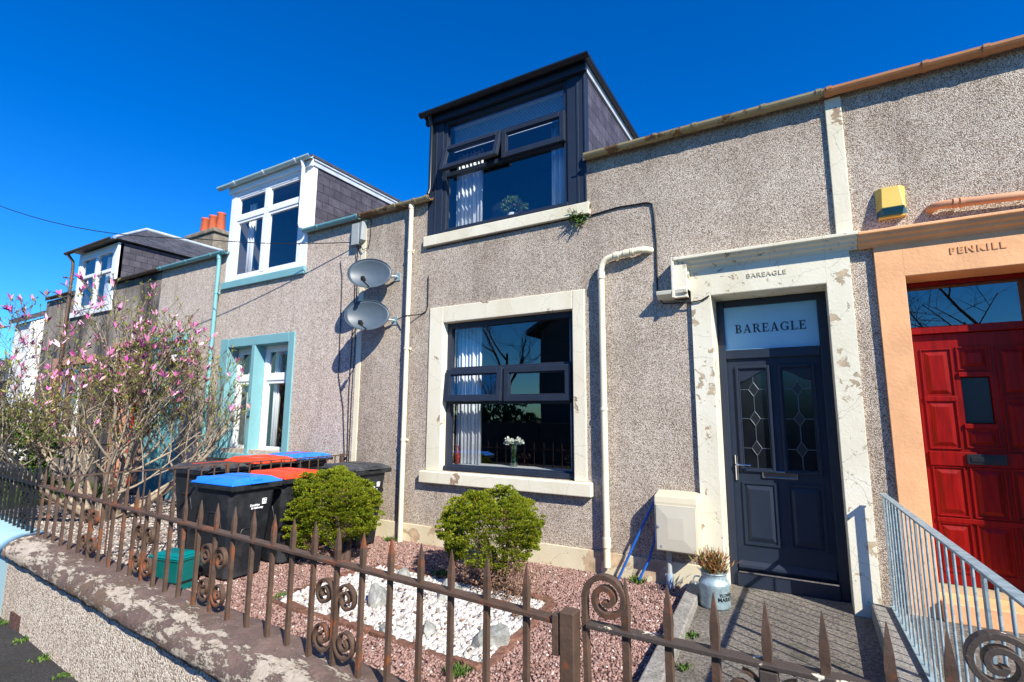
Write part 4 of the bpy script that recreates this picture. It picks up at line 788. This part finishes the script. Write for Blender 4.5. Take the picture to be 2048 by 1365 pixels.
def cypress(loc, cz, rad, label, seed, trunk):
    t = thing('clipped_shrub', label, 'shrub', (loc[0], loc[1], -1.70), 'clipped dwarf cypress shrubs')
    crown(t, (loc[0], loc[1], cz), rad, 640, 100, .0150, M_conifer, seed, lump=.115, csz=.050, up=.35, inner=6000)
    rs_ = np.random.RandomState(seed + 50)   # browned patches
    for px_, pz_ in ((.30, .18), (.36, -.16), (-.05, -.30)):
        n_ = 420; c_ = np.array([loc[0] + px_, loc[1] - .30 + abs(px_)*.5, cz + pz_]); dd_ = unit(rs_.normal(size=(n_, 3)))
        quads('browned_sprig', c_ + dd_ * rs_.uniform(.2, 1, (n_, 1)) * [.075, .09, .10], unit(rs_.normal(size=(n_, 3))), dd_ + [0, -.6, .3], rs_.uniform(.012, .022, n_), rs_.uniform(.006, .011, n_), M_dead, t)
    tk = MB(); rs = random.Random(seed)
    for k in range(5):
        a = rs.uniform(0, 6.28); tk.tube([(trunk[0] + .05*math.cos(a), trunk[1] + .05*math.sin(a), -1.72), (trunk[0] + .07*math.cos(a), trunk[1] + .07*math.sin(a), -1.5), (loc[0] + .22*math.cos(a), loc[1] + .22*math.sin(a), cz - .1)], [.05, .038, .02], 7)
    part('trunk', tk, M_darkbark, t); return t
cypress((-4.80, -1.28), -1.10, (.47, .44, .43), 'left clipped evergreen shrub in front of the wheelie bins', 3, (-4.62, -1.28))
s2 = cypress((-2.90, -.93), -1.18, (.50, .45, .36), 'right clipped evergreen shrub below the big window, with dead brown twigs at its foot', 9, (-2.80, -.95))
rs = np.random.RandomState(5); n = 1500; P = np.column_stack([rs.normal(-2.55, .16, n), rs.normal(-1.15, .12, n), rs.uniform(-1.68, -1.40, n)])
quads('dead_twigs', P, unit(rs.normal(size=(n, 3))), unit(rs.normal(size=(n, 3)) + [0, 0, .4]), rs.uniform(.02, .05, n), rs.uniform(.006, .016, n), M_dead, s2)

class Grow:   # a branching woody skeleton collected into one mesh
    def __init__(s, seed): s.r = random.Random(seed); s.mb = MB(); s.tw = MB(); s.tips = []; s.split = 9
    def go(s, p, d, L, rad, lev, maxlev, lift=.25, spread=.7, kids=(3, 4), env=None, sides=(7, 6, 5, 3, 3, 3), wob=.16, shrink=(.52, .74)):
        r = s.r; n = 5 if lev < 2 else 3; pts = [p]; q = p; dd = d.normalized()
        for i in range(n):
            dd = (dd + Vector((r.uniform(-1, 1), r.uniform(-1, 1), r.uniform(-.6, .8))) * wob + Vector((0, 0, lift * .25))).normalized(); q = q + dd * (L / n); pts.append(q)
            if env and not env(q): break
        m = len(pts) - 1
        (s.mb if lev < s.split else s.tw).tube(pts, [max(rad * (1 - .55*i/m), .0028) for i in range(m+1)], sides[min(lev, 5)], cap=False)
        if lev >= maxlev or (env and not env(q)): s.tips.append((pts[-1], dd, lev)); return
        k = r.randint(*kids)
        for j in range(k):
            t = .35 + .65 * (j + r.uniform(.1, .9)) / k; f = t * m; i = min(int(f), m-1); a = pts[i].lerp(pts[i+1], f - i)
            ax = Vector((r.uniform(-1, 1), r.uniform(-1, 1), r.uniform(-.35, .8))).normalized()
            s.go(a, dd * (1 - spread*.5) + ax * spread, max(L * r.uniform(*shrink), .16), rad * .55 * (1.15 - .4*t) , lev + 1, maxlev, lift, spread, kids, env, sides, wob, shrink)
        s.tips.append((pts[-1], dd, lev))
mg = thing('magnolia_tree', 'multi stemmed magnolia with pink blossoms and bare grey branches in the gravel garden', 'tree', (-9.7, -1.5, -1.68))
gr = Grow(12); gr.split = 3; B0 = Vector((-9.7, -1.5, -1.70)); env = lambda q: ((q.x + 9.7)/2.15)**2 + ((q.y + 1.75)/2.1)**2 + ((q.z + .05)/2.2)**2 < 1 and q.y < -.08 and q.z > -1.6
nl = 14
for i in range(nl):
    a = 2*math.pi*i/nl + gr.r.uniform(-.25, .25); o = gr.r.uniform(.9, 1.7) if i % 3 else gr.r.uniform(.15, .6)
    gr.go(B0 + Vector((math.cos(a)*.13, math.sin(a)*.13, 0)), Vector((math.cos(a)*o, math.sin(a)*o, .85)), gr.r.uniform(1.35, 1.9), gr.r.uniform(.036, .054), 0, 4, .36, .70, (3, 5), env)
gr.mb.tube([B0 + Vector((0, 0, -.05)), B0 + Vector((.02, 0, .16)), B0 + Vector((.03, 0, .3))], [.20, .16, .10], 10)
part('trunk', gr.mb, M_bark, mg); part('twigs', gr.tw, plain('twig_bark', (.125,.092,.060), .85, .3, 20), mg)
tp = [(p, d) for p, d, l in gr.tips if l >= 2]; rs = np.random.RandomState(3)
tips = np.array([list(p) for p, _ in tp]); tds = np.array([list(d) for _, d in tp])
keep = rs.rand(len(tips)) < np.clip(.55 + (tips[:, 2] + .5) * .32, .25, 1); P = np.repeat(tips[keep], 3, 0); D = np.repeat(tds[keep], 3, 0); n = len(P)
quads('leaf_buds', P - D*rs.uniform(0, .06, (n, 1)), unit(rs.normal(size=(n, 3))), D + rs.normal(size=(n, 3))*.55 + [0, 0, .4], rs.uniform(.035, .070, n), rs.uniform(.014, .026, n), M_magleaf, mg)
up_ = np.where(tips[:, 2] > -.35)[0]; w_ = np.clip(tips[up_, 2] + .5, .1, 2.2)**1.5; ch_ = rs.choice(up_, 430, False, w_/w_.sum()); PP, DD, NN, LL, WW = [], [], [], [], []
for c in ch_:
    k = rs.choice([2, 3, 5, 6]); base = tips[c]; L0 = rs.uniform(.085, .155); lean = unit((tds[c] * .5 + [0, 0, .9] + rs.normal(size=3)*.5)[None])[0]; op = rs.uniform(.15, .75)
    for j in range(k):
        q = unit(rs.normal(size=(1, 3)))[0]; q -= lean * q.dot(lean); q /= np.linalg.norm(q); PP.append(base); DD.append(lean + q*op); NN.append(-q + lean*.3); LL.append(L0*rs.uniform(.8, 1.15)); WW.append(L0*rs.uniform(.24, .36))
quads('blossom', np.array(PP), np.array(NN), np.array(DD), LL, WW, M_petal, mg, bend=-.18, kind='stuff')
def bush(x, y, z, rad, m, label, seed, name='shrub', n=260, per=24, leaf=.07, grp=None):
    t = thing(name, label, 'shrub', (x, y, -1.70), grp); crown(t, (x, y, z), rad, n, per, leaf, m, seed, -.95, .22, csz=.16, inner=900)
    tk = MB(); 
    for k in range(4): a = k*1.6 + seed; tk.tube([(x + .05*math.cos(a), y + .05*math.sin(a), -1.75), (x + rad[0]*.45*math.cos(a), y + rad[1]*.45*math.sin(a), z)], [.03, .012], 5)
    part('stems', tk, M_darkbark, t); return t
bush(-14.3, -1.6, -.85, (.9, .8, .85), M_leafg, 'dark green bush behind the magnolia by the sandstone door', 2)
bush(-16.6, -2.4, -.95, (1.0, .7, .75), M_leafr, 'red leaved shrub behind the black railing at the far left', 4)
bush(-20.5, -1.6, -1.05, (1.3, 1.0, .65), M_leafg, 'tall green shrub at the far left beyond the red leaved shrub', 6)
bush(-23.5, -1.0, -.95, (1.9, 1.2, .95), M_leafr, 'broad russet leaved shrub farthest away, in front of the white rendered house', 8, n=380)
rs = np.random.RandomState(8); n = 9000; P = np.column_stack([rs.uniform(-20, -12.2, n), rs.uniform(-3.1, -.1, n), np.full(n, -1.67)])
tag(quads('grass', P, unit(rs.normal(size=(n, 3))), rs.normal(size=(n, 3))*.4 + [0, 0, 1], rs.uniform(.08, .22, n), rs.uniform(.008, .016, n), M_leafg), 'rough green grass in the gardens at the far left', 'grass', kind='stuff')
def tuft(x, y, z, r_, n, label, seed, m=None, name='weed', cat='weed', grp='weeds', L=(.03, .07), dirn=(0, 0, 1)):
    rs = np.random.RandomState(seed); P = np.column_stack([rs.normal(x, r_*.45, n), rs.normal(y, r_*.45 if dirn[2] else .012, n), np.full(n, z) if dirn[2] else rs.normal(z, r_*.3, n)])
    o = thing(name, label, cat, (x, y, z), grp); quads('leaves', P, unit(rs.normal(size=(n, 3))), rs.normal(size=(n, 3))*.7 + np.array(dirn), rs.uniform(*L, n), rs.uniform(.008, .018, n), m or M_leafg, o); return o
tuft(-2.12, -2.55, -1.69, .09, 130, 'small green weed at the front corner of the edged pebble bed', 1)
tuft(-4.35, -2.25, -1.69, .05, 50, 'tiny green weed at the left tip of the pebble bed', 2)
tuft(-1.62, -.10, -1.69, .09, 110, 'green weed at the foot of the blue pipes', 3)
tuft(-5.0, -.12, -1.69, .10, 110, 'green weed at the house wall beside the long downpipe', 4)
tuft(-.88, -1.2, -1.68, .045, 45, 'green weed beside the kerb on the concrete path, midway along', 5)
tuft(-.84, -1.75, -1.68, .035, 30, 'green weed beside the kerb on the concrete path, nearest the gate', 6)
tuft(-3.5, -.95, -1.69, .1, 80, 'green weed behind the white pebbles between the shrubs', 7)
for i, x in enumerate((-6.2, -5.6, -5.05, -4.62, -4.28)): tuft(x, yF(x) - .19, -1.825, .07, 70, ['moss tuft at the wall foot farthest left', 'mossy weed at the wall foot, second from the left', 'mossy weed at the wall foot in the middle', 'largest mossy weed at the wall foot', 'moss tuft at the wall foot nearest the bottom edge'][i], 20+i, grp='weeds at the foot of the street wall', L=(.015, .04))
fern = tuft(-2.25, -.035, 2.36, .11, 150, 'small fern growing from the crack under the dormer sill', 30, name='fern', cat='fern', grp=None, L=(.05, .12), dirn=(0, -.5, -.0))

# ------------------------------------------------------------------ things fixed to the facade
def dish(c, wallpt, label, rx=.325, rz_=.225):
    t = thing('satellite_dish', label, 'satellite dish', (wallpt[0], -.0, wallpt[1]), 'satellite dishes above each other on the wall')
    nrm = Vector((.50, -.85, .10)).normalized(); hx_ = Vector((.86, .506, 0)).normalized(); vz = hx_.cross(nrm) * 1.0; vz = vz if vz.z > 0 else -vz
    c = Vector(c); m = MB(); rings, seg = 7, 36; vs = []
    for side in (0, 1):
        for i in range(rings + 1):
            q = i / rings
            for k in range(seg): a = 2*math.pi*k/seg; vs.append(c + hx_*(rx*q*math.cos(a)) + vz*(rz_*q*math.sin(a)) + nrm*(.075*(q*q - 1) - .006*side))
    o = (rings + 1) * seg; fs = []
    for s_ in (0, o):
        for i in range(rings):
            for k in range(seg): f = (s_+i*seg+k, s_+i*seg+(k+1) % seg, s_+(i+1)*seg+(k+1) % seg, s_+(i+1)*seg+k); fs.append(f if not s_ else f[::-1])
    fs += [(rings*seg+k, rings*seg+(k+1) % seg, o+rings*seg+(k+1) % seg, o+rings*seg+k) for k in range(seg)]
    part('reflector', m.add(vs, fs, True), M_dish, t)
    rim = [c + hx_*(rx*math.cos(a)) + vz*(rz_*math.sin(a)) for a in [2*math.pi*k/36 for k in range(37)]]; part('rim', MB().tube(rim, .006, 6), M_dish, t)
    foc = c + nrm*.30 - vz*.20; low = c - vz*rz_*.9 - nrm*.02
    arm = part('feed_arm', MB().tube([low - nrm*.06, low, foc - vz*.03], .011, 6), M_black, t)
    part('feed_horn', MB().tube([foc - vz*.02 + nrm*.035, foc - nrm*.02, foc - nrm*.055], [.022, .028, .032], 12).box(foc.x-.022, foc.x+.022, foc.y-.02, foc.y+.02, foc.z-.03, foc.z+.03), M_black, arm)
    w_ = Vector((wallpt[0], 0, wallpt[1])); bk = c - nrm*.10
    part('wall_bracket', MB().box(w_.x-.05, w_.x+.05, -.012, 0, w_.z-.06, w_.z+.06).tube([w_, Vector((w_.x, -.05, w_.z)), bk - nrm*.03, bk], .017, 8), M_galv, t); return t
dish((-5.43, -.30, 2.045), (-5.15, 2.02), 'upper grey satellite dish on the pebbledash beside the downpipe'); dish((-5.44, -.30, 1.42), (-5.17, 1.36), 'lower grey satellite dish on the pebbledash beside the downpipe')
jb = thing('junction_box', 'grey cable junction box under the gutter above the dishes', 'junction box', (-5.95, 0, 2.82))
part('box', MB().box(-6.09, -5.93, -.09, -.012, 2.64, 2.99), M_grey, jb, bevel=.006); part('cover', MB().add([(-5.925,-.015,2.66),(-5.83,-.015,2.70),(-5.83,-.015,3.0),(-5.925,-.015,3.0),(-5.925,-.085,2.66),(-5.86,-.11,2.70),(-5.84,-.11,2.99),(-5.925,-.085,2.99)], [(0,3,2,1),(4,5,6,7),(0,1,5,4),(1,2,6,5),(2,3,7,6),(3,0,4,7)]), M_grey, jb, bevel=.004)
def wire(pts, label, r=.006, name='cable', m=None, loc=None): return single(name, MB().tube(pts, r, 6), m or M_wire, label, 'cable', loc or pts[0])
J = Vector((-6.10, -.06, 2.70)); cb = []
for i in range(25): s = 14 * i / 24; cb.append(J + Vector((-1, -.277, .130)) * s - Vector((0, 0, 1)) * (.10 * math.sin(math.pi * min(1, s / 14)) + .05*math.sin(math.pi*min(1, s/3)) - .028*max(0, s - 3.5)**2))
wire(cb, 'thin overhead cable running from the junction box across the sky to the left', .0075, 'overhead_cable')
y_ = -.012
wire([(-2.09, y_, 2.37), (-1.75, y_, 2.40), (-1.42, y_, 2.385), (-1.36, y_, 2.36), (-1.345, y_, 2.25), (-1.33, y_, 1.9), (-1.335, y_, 1.36)], 'black cable from the dormer sill down to the door cornice', .010)
wire([(-4.62, y_, 2.36), (-4.0, y_, 2.365), (-3.2, y_, 2.37), (-2.1, y_, 2.375)], 'thin black cable along the underside of the dormer sill', .006)
wire([(-1.30, -.06, 1.23), (-1.26, -.06, 1.19), (-1.15, -.05, 1.185), (-1.0, -.05, 1.175), (-.88, -.05, 1.185), (-.80, -.05, 1.225)], 'black cable looping under the cornice stub to the door', .008)
wire([(-4.56, y_, 1.95), (-4.555, y_, 1.52), (-4.585, y_, 1.44), (-4.68, y_, 1.405), (-4.87, -.12, 1.385), (-5.1, -.03, 1.37)], 'black cable from the lower dish past the downpipe to the big window', .008)
wire([(-6.0, y_, 2.66), (-6.03, y_, 2.2), (-6.04, y_, 1.2), (-6.05, y_, .3), (-6.02, y_, -.55), (-6.01, y_, -1.3)], 'black cable hanging down the wall, close to the cream strip', .007)
wire([(-6.40, y_, 2.45), (-6.34, y_, 2.2), (-6.32, y_, 1.6), (-6.30, y_, .6), (-6.16, y_, .1), (-6.08, y_, -.6), (-6.06, y_, -1.3)], 'black cable hanging in a slack curve, farthest left of the cables below the junction box', .007)
wire([(-5.79, y_, 3.04), (-5.75, y_, 3.03), (-5.745, y_, 2.75), (-5.78, y_, 2.58), (-5.86, -.05, 2.54), (-5.92, -.05, 2.64)], 'short black cable looping beside the junction box', .007)
wire([(-6.0, -.05, 2.64), (-5.99, -.04, 2.45), (-5.98, -.02, 2.2), (-5.97, y_, 1.1), (-5.985, y_, .2), (-5.98, y_, -.8)], 'black cable running beside the cream strip behind both dishes', .006)
al = thing('alarm_box', 'yellow and teal burglar alarm box on the pebbledash above the orange door', 'alarm box', (.775, 0, 1.9))
part('cover', MB().add([(.672,0,1.845),(.888,0,1.845),(.892,0,2.055),(.668,0,2.055),(.70,-.10,1.845),(.862,-.10,1.845),(.845,-.06,2.05),(.715,-.06,2.05)], [(4,5,6,7),(0,4,7,3),(5,1,2,6),(7,6,2,3),(0,1,5,4)]), M_yellow, al, bevel=.005)
part('lens', MB().add([(.674,0,1.785),(.886,0,1.785),(.888,0,1.842),(.672,0,1.842),(.715,-.07,1.785),(.848,-.07,1.785),(.862,-.102,1.842),(.70,-.102,1.842)], [(4,5,6,7),(0,4,7,3),(5,1,2,6),(0,1,5,4),(7,6,2,3)]), M_alteal, al, bevel=.004)
part('base_plate', MB().box(.680, .880, -.05, .0, 1.770, 1.784), M_yellow, al)
mt = thing('meter_box', 'cream gas meter box on the wall beside the door surround', 'meter box', (-1.18, 0, -1.06))
part('casing', MB().add([(-1.405,0,-1.335),(-.985,0,-1.335),(-.985,0,-.765),(-1.405,0,-.765),(-1.405,-.20,-1.33),(-.985,-.20,-1.33),(-.985,-.185,-.80),(-1.405,-.185,-.80),(-1.405,-.20,-.86),(-.985,-.20,-.86)], [(0,4,8,7,3),(1,2,6,9,5),(4,5,9,8),(8,9,6,7),(7,6,2,3),(0,1,5,4)]), M_meter, mt, bevel=.012)
dp = MB(); dp.box(-1.385, -1.005, -.212, -.199, -1.315, -.885); dp.add([(-1.375,-.213,-1.305),(-1.015,-.213,-1.305),(-1.015,-.213,-.895),(-1.375,-.213,-.895),(-1.27,-.222,-1.20),(-1.12,-.222,-1.20),(-1.12,-.222,-1.0),(-1.27,-.222,-1.0)], [(0,1,5,4),(1,2,6,5),(2,3,7,6),(3,0,4,7),(4,5,6,7)])
mdr = part('door', dp, plain('meter_door', (.55,.52,.42), .5, .04, 3, .1), mt, bevel=.003); part('lock', MB().tube([(-1.36, -.212, -1.09), (-1.36, -.222, -1.09)], .014, 12).tube([(-1.335, -.212, -1.275), (-1.335, -.220, -1.275)], .012, 12), M_grey, mdr)
part('gas_pipe', MB().tube([(-1.30, -.09, -1.33), (-1.30, -.09, -1.52), (-1.30, -.09, -1.70)], [.026, .026, .030], 10), M_grey, mt); part('pipe_sleeve', MB().tube([(-1.30, -.09, -1.56), (-1.30, -.09, -1.72)], .036, 10), plain('blue_grey_sleeve', (.30,.40,.52), .4), mt)
wire([(-1.40, -.06, -.80), (-1.46, -.07, -.93), (-1.62, -.08, -1.25), (-1.83, -.10, -1.70)], 'upper straight blue water pipe from the meter box into the gravel', .013, 'water_pipe', M_hose)
wire([(-1.42, -.05, -1.0), (-1.44, -.07, -1.25), (-1.50, -.08, -1.45), (-1.63, -.10, -1.71)], 'lower curved blue water pipe beside the meter box shadow', .013, 'water_pipe', M_hose)
pc = thing('planter_can', 'galvanised milk can planter lettered FLOWER MARKET by the door step', 'planter', (-.83, -.42, -1.68))
mcan = galv(); mcan.name = 'zinc_can'
part('can', MB().lathe([(.0, -1.678), (.125, -1.678), (.13, -1.66), (.13, -1.50), (.133, -1.495), (.13, -1.488), (.133, -1.482), (.13, -1.475), (.118, -1.455), (.105, -1.435), (.108, -1.40), (.120, -1.385), (.116, -1.385), (.10, -1.42), (.0, -1.43)], -.83, -.42, 28), mcan, pc)
part('handle', MB().tube([(-.945, -.45, -1.44), (-.985, -.46, -1.44), (-1.0, -.46, -1.47), (-.985, -.46, -1.51), (-.95, -.45, -1.51)], .007, 6), mcan, pc)
tx = MB()
for s_, zz, h in (('FLOWER', -1.555, .036), ('MARKET', -1.59, .046)):
    q = text_mb(s_, h, 0, 0, 0, .002, bold=.0008)
    an = -.80 + .25; tx.add([(-.83 + .1325*math.cos(an + v[0]/.13), -.42 + .1325*math.sin(an + v[0]/.13), zz + v[2]) for v in q.v], q.f)
part('lettering', tx, M_black, pc)
rs = np.random.RandomState(4); n = 700; P = np.column_stack([rs.normal(-.83, .04, n), rs.normal(-.42, .04, n), rs.uniform(-1.43, -1.40, n)]); D = np.column_stack([rs.normal(0, .45, n), rs.normal(0, .45, n), np.ones(n)]); q = rs.uniform(0, .16, (n, 1))
quads('heather', P + unit(D)*q, unit(rs.normal(size=(n, 3))), D + rs.normal(size=(n, 3))*.3, rs.uniform(.05, .10, n), rs.uniform(.006, .012, n), island('dry_heather', ((0,(.20,.08,.03)),(.6,(.36,.17,.06)),(.8,(.16,.15,.03)),(1,(.10,.13,.03)))), pc)

# ------------------------------------------------------------------ behind the glass
def curtain(x0, x1, z0, z1, y, label, folds=7, amp=.035, m=None):
    b = MB(); n = folds*8; vs = []
    for i in range(n+1):
        t = i/n; x = x0 + (x1-x0)*t; yy = y + amp*math.sin(t*folds*2*math.pi) + .012*math.sin(t*17)
        vs += [(x + .01*math.sin(t*30), yy*1.0, z0), (x, yy, z1), ]
    b.add(vs, [(2*i, 2*i+2, 2*i+3, 2*i+1) for i in range(n)], True); o = single('curtain', b, m or M_curtain, label, 'curtain', (x0, y, z0)); s = o.modifiers.new('thick', 'SOLIDIFY'); s.thickness = .004; return o
curtain(-4.24, -3.82, -.66, 1.2, .30, 'white pleated curtain at the left of the big ground floor window'); curtain(-2.50, -2.40, -.66, 1.2, .26, 'narrow white curtain at the right edge of the big ground floor window', 2)
curtain(-4.32, -3.84, 2.62, 3.84, .30, 'white pleated curtain at the left of the dark dormer window'); curtain(-2.74, -2.44, 2.62, 3.84, .28, 'white curtain at the right of the dark dormer window', 4)
curtain(-9.15, -8.95, -.6, 1.1, .34, 'pale curtain behind the left light of the teal framed window', 3); curtain(-8.36, -8.18, -.6, 1.1, .34, 'pale curtain behind the right light of the teal framed window', 3); curtain(-9.34, -9.12, 2.62, 4.1, .22, 'pale curtain at the left of the white dormer window', 3)
bl = thing('venetian_blind', 'grey venetian blind in the top pane of the dark dormer window', 'blind', (-3.37, .2, 4.15))
m = MB()
for k in range(19): z = 3.84 + .02*k; m.add([(-4.28, .165, z), (-2.47, .165, z), (-2.47, .176, z+.0175), (-4.28, .176, z+.0175)], [(0,1,2,3)])
part('slats', m, M_blind, bl); part('head_rail', MB().box(-4.29, -2.46, .155, .195, 4.205, 4.24), M_sill, bl)
vz_ = thing('flower_vase', 'green glass vase of white roses on the sill of the ground floor window', 'vase', (-3.33, .33, -.665))
part('vase', MB().lathe([(.045, -.66), (.05, -.655), (.046, -.58), (.038, -.52), (.05, -.44), (.062, -.40)], -3.33, .33, 16), M_vase, vz_); part('stems', MB().tube([(-3.34, .33, -.65), (-3.36, .33, -.36)], .006, 5).tube([(-3.32, .33, -.65), (-3.30, .33, -.36)], .006, 5).tube([(-3.33, .34, -.65), (-3.33, .32, -.36)], .006, 5), M_leafg, vz_)
rs = np.random.RandomState(2)
for k in range(7):
    c = np.array([-3.33 + .075*(k-3)/1.6*.8, .33 + rs.uniform(-.04, .04), -.345 + rs.uniform(-.02, .025)]); n = 40; d = unit(rs.normal(size=(n, 3)) + [0, 0, .4])
    quads('rose', c + d*.018, d, unit(rs.normal(size=(n, 3))), np.full(n, .030), np.full(n, .03), M_rose, vz_)
pt_ = thing('potted_plant', 'small flowering plant in a white pot on the dark dormer sill', 'potted plant', (-3.33, .27, 2.60))
part('pot', MB().lathe([(.06, 2.601), (.075, 2.61), (.085, 2.73), (.078, 2.73), (.07, 2.70), (0, 2.70)], -3.33, .27, 18), M_sill, pt_); crown(pt_, (-3.33, .27, 2.83), (.14, .10, .10), 40, 14, .035, M_leafg, 5, csz=.04, inner=120)
rs = np.random.RandomState(6); n = 40; d = unit(rs.normal(size=(n, 3))); quads('flowers', np.array([-3.33, .27, 2.84]) + d*[.15, .11, .11], d, unit(rs.normal(size=(n, 3))), np.full(n, .022), np.full(n, .02), plain('red_petal', (.45,.06,.12), .6), pt_)
single('ornament', MB().lathe([(.0, -.664), (.035, -.664), (.03, -.60), (.04, -.55), (.022, -.50), (.012, -.43), (0, -.42)], -4.17, .24, 12), plain('ornament_red', (.20,.02,.02), .4), 'small dark red ornament in the left corner of the ground floor window', 'ornament', (-4.17, .24, -.665))
mr = thing('dressing_mirror', 'dark back of a dressing mirror inside the dormer window', 'mirror', (-3.62, .42, 2.6))
part('mirror', MB().prism([(-3.86, 2.60), (-3.40, 2.60), (-3.42, 2.82), (-3.46, 2.98), (-3.56, 3.02), (-3.68, 3.06), (-3.78, 3.0), (-3.80, 2.86)], 'y', .45, .48), M_black, mr); part('stand', MB().box(-3.86, -3.40, .42, .60, 2.57, 2.60), M_black, mr)

# ------------------------------------------------------------------ beyond the terrace and across the street
fh = thing('rendered_house', 'white rendered house beyond the end of the terrace at the far left', 'house', (-31, 6, -1.9))
part('wall', MB().prism([(2.4, -1.9), (9.4, -1.9), (9.4, 3.2), (5.9, 5.6), (2.4, 3.7)], 'x', -29.2, -27.5), plain('white_render', (.75,.76,.78), .8, .05), fh); part('roof', MB().prism([(2.2, 3.7), (5.9, 5.7), (9.6, 3.2), (9.6, 3.35), (5.9, 5.9), (2.2, 3.9)], 'x', -29.3, -27.4), M_slatex, fh)
oh = thing('outbuilding', 'low slate roofed building with white gutter at the far left edge', 'outbuilding', (-38, 4.9, -1.9))
part('wall', MB().box(-48, -29.4, 3.2, 6.6, -1.9, 1.45), plain('stone_wall_far', (.25,.22,.20), .9, .3, 2), oh); part('roof', MB().prism([(3.0, 1.45), (4.9, 2.95), (6.8, 1.45)], 'x', -48.2, -29.35), M_slatex, oh); part('gutter', gutter(MB(), -48, -29.35, 2.94, 1.45, .07), M_white, oh)
ac = thing('house_across', 'dark gabled house across the street, mirrored in the ground floor window', 'house', (-7.3, -22, -1.9))
part('wall', MB().prism([(-12, -1.9), (-2.7, -1.9), (-2.7, 4.4), (-7.3, 7.2), (-12, 4.4)], 'y', -28, -18), plain('shaded_render', (.10,.09,.085), .9, .2, 2), ac); part('roof', MB().prism([(-12.6, 4.15), (-7.3, 7.35), (-2.1, 4.15), (-2.1, 4.4), (-7.3, 7.6), (-12.6, 4.4)], 'y', -28.3, -17.5), M_slatex, ac)  # shade on the street front is put into the dark wall colour
w = part('window', MB().frame(-9.5, -8.2, -.5, 1.0, .1, -17.99, -17.9).frame(-6.0, -4.7, -.5, 1.0, .1, -17.99, -17.9), M_white, ac); part('door', MB().box(-7.6, -6.6, -17.99, -17.92, -1.9, .3), M_anth, ac)
single('boundary_wall', MB().box(-60, 40, -13.9, -13.5, -1.9, -.35), plain('far_wall_stone', (.06,.05,.045), .95, .4, 3), 'unseen wall across the street, raised and darkened for the window reflections', 'wall', (-10, -14.5, -1.9))  # unseen wall, raised and darkened so the lower panes mirror black
def bare_tree(x, y, h, label, seed, lean=0, droop=.25):
    t = thing('bare_tree', label, 'tree', (x, y, -1.95), 'bare trees across the street'); g = Grow(seed)
    g.go(Vector((x, y, -2.0)), Vector((lean, 0, 1)), h*.5, h*.013, 0, 5, droop, .75, (3, 4), None, (8, 6, 5, 3, 3, 3), .10, (.5, .72)); part('trunk', g.mb, M_darkbark, t); return t
bare_tree(-13.6, -16.8, 10.5, 'bare tree mirrored in the top pane of the ground floor window', 4, .08)
bare_tree(5.6, -17, 11, 'bare birch mirrored in the fanlight above the red door', 9, -.05, -.05)
hd = thing('hedge', 'dark hedge across the street, mirrored in the lower window panes', 'hedge', (6, -15.5, -1.9))
for k in range(7): crown(hd, (-13.5 - 3.0*k, -16.2, -.75), (1.9, .9, 1.2), 150, 16, .16, M_leafg, 60 + k, -.95, .2, csz=.3, inner=400, name='hedge_foliage')
for k in range(9): crown(hd, (-1.0 + 3.0*k, -15.6, -.6), (1.9, .9, 1.4), 150, 16, .16, M_leafg, 40 + k, -.95, .2, csz=.3, inner=400, name='hedge_foliage')
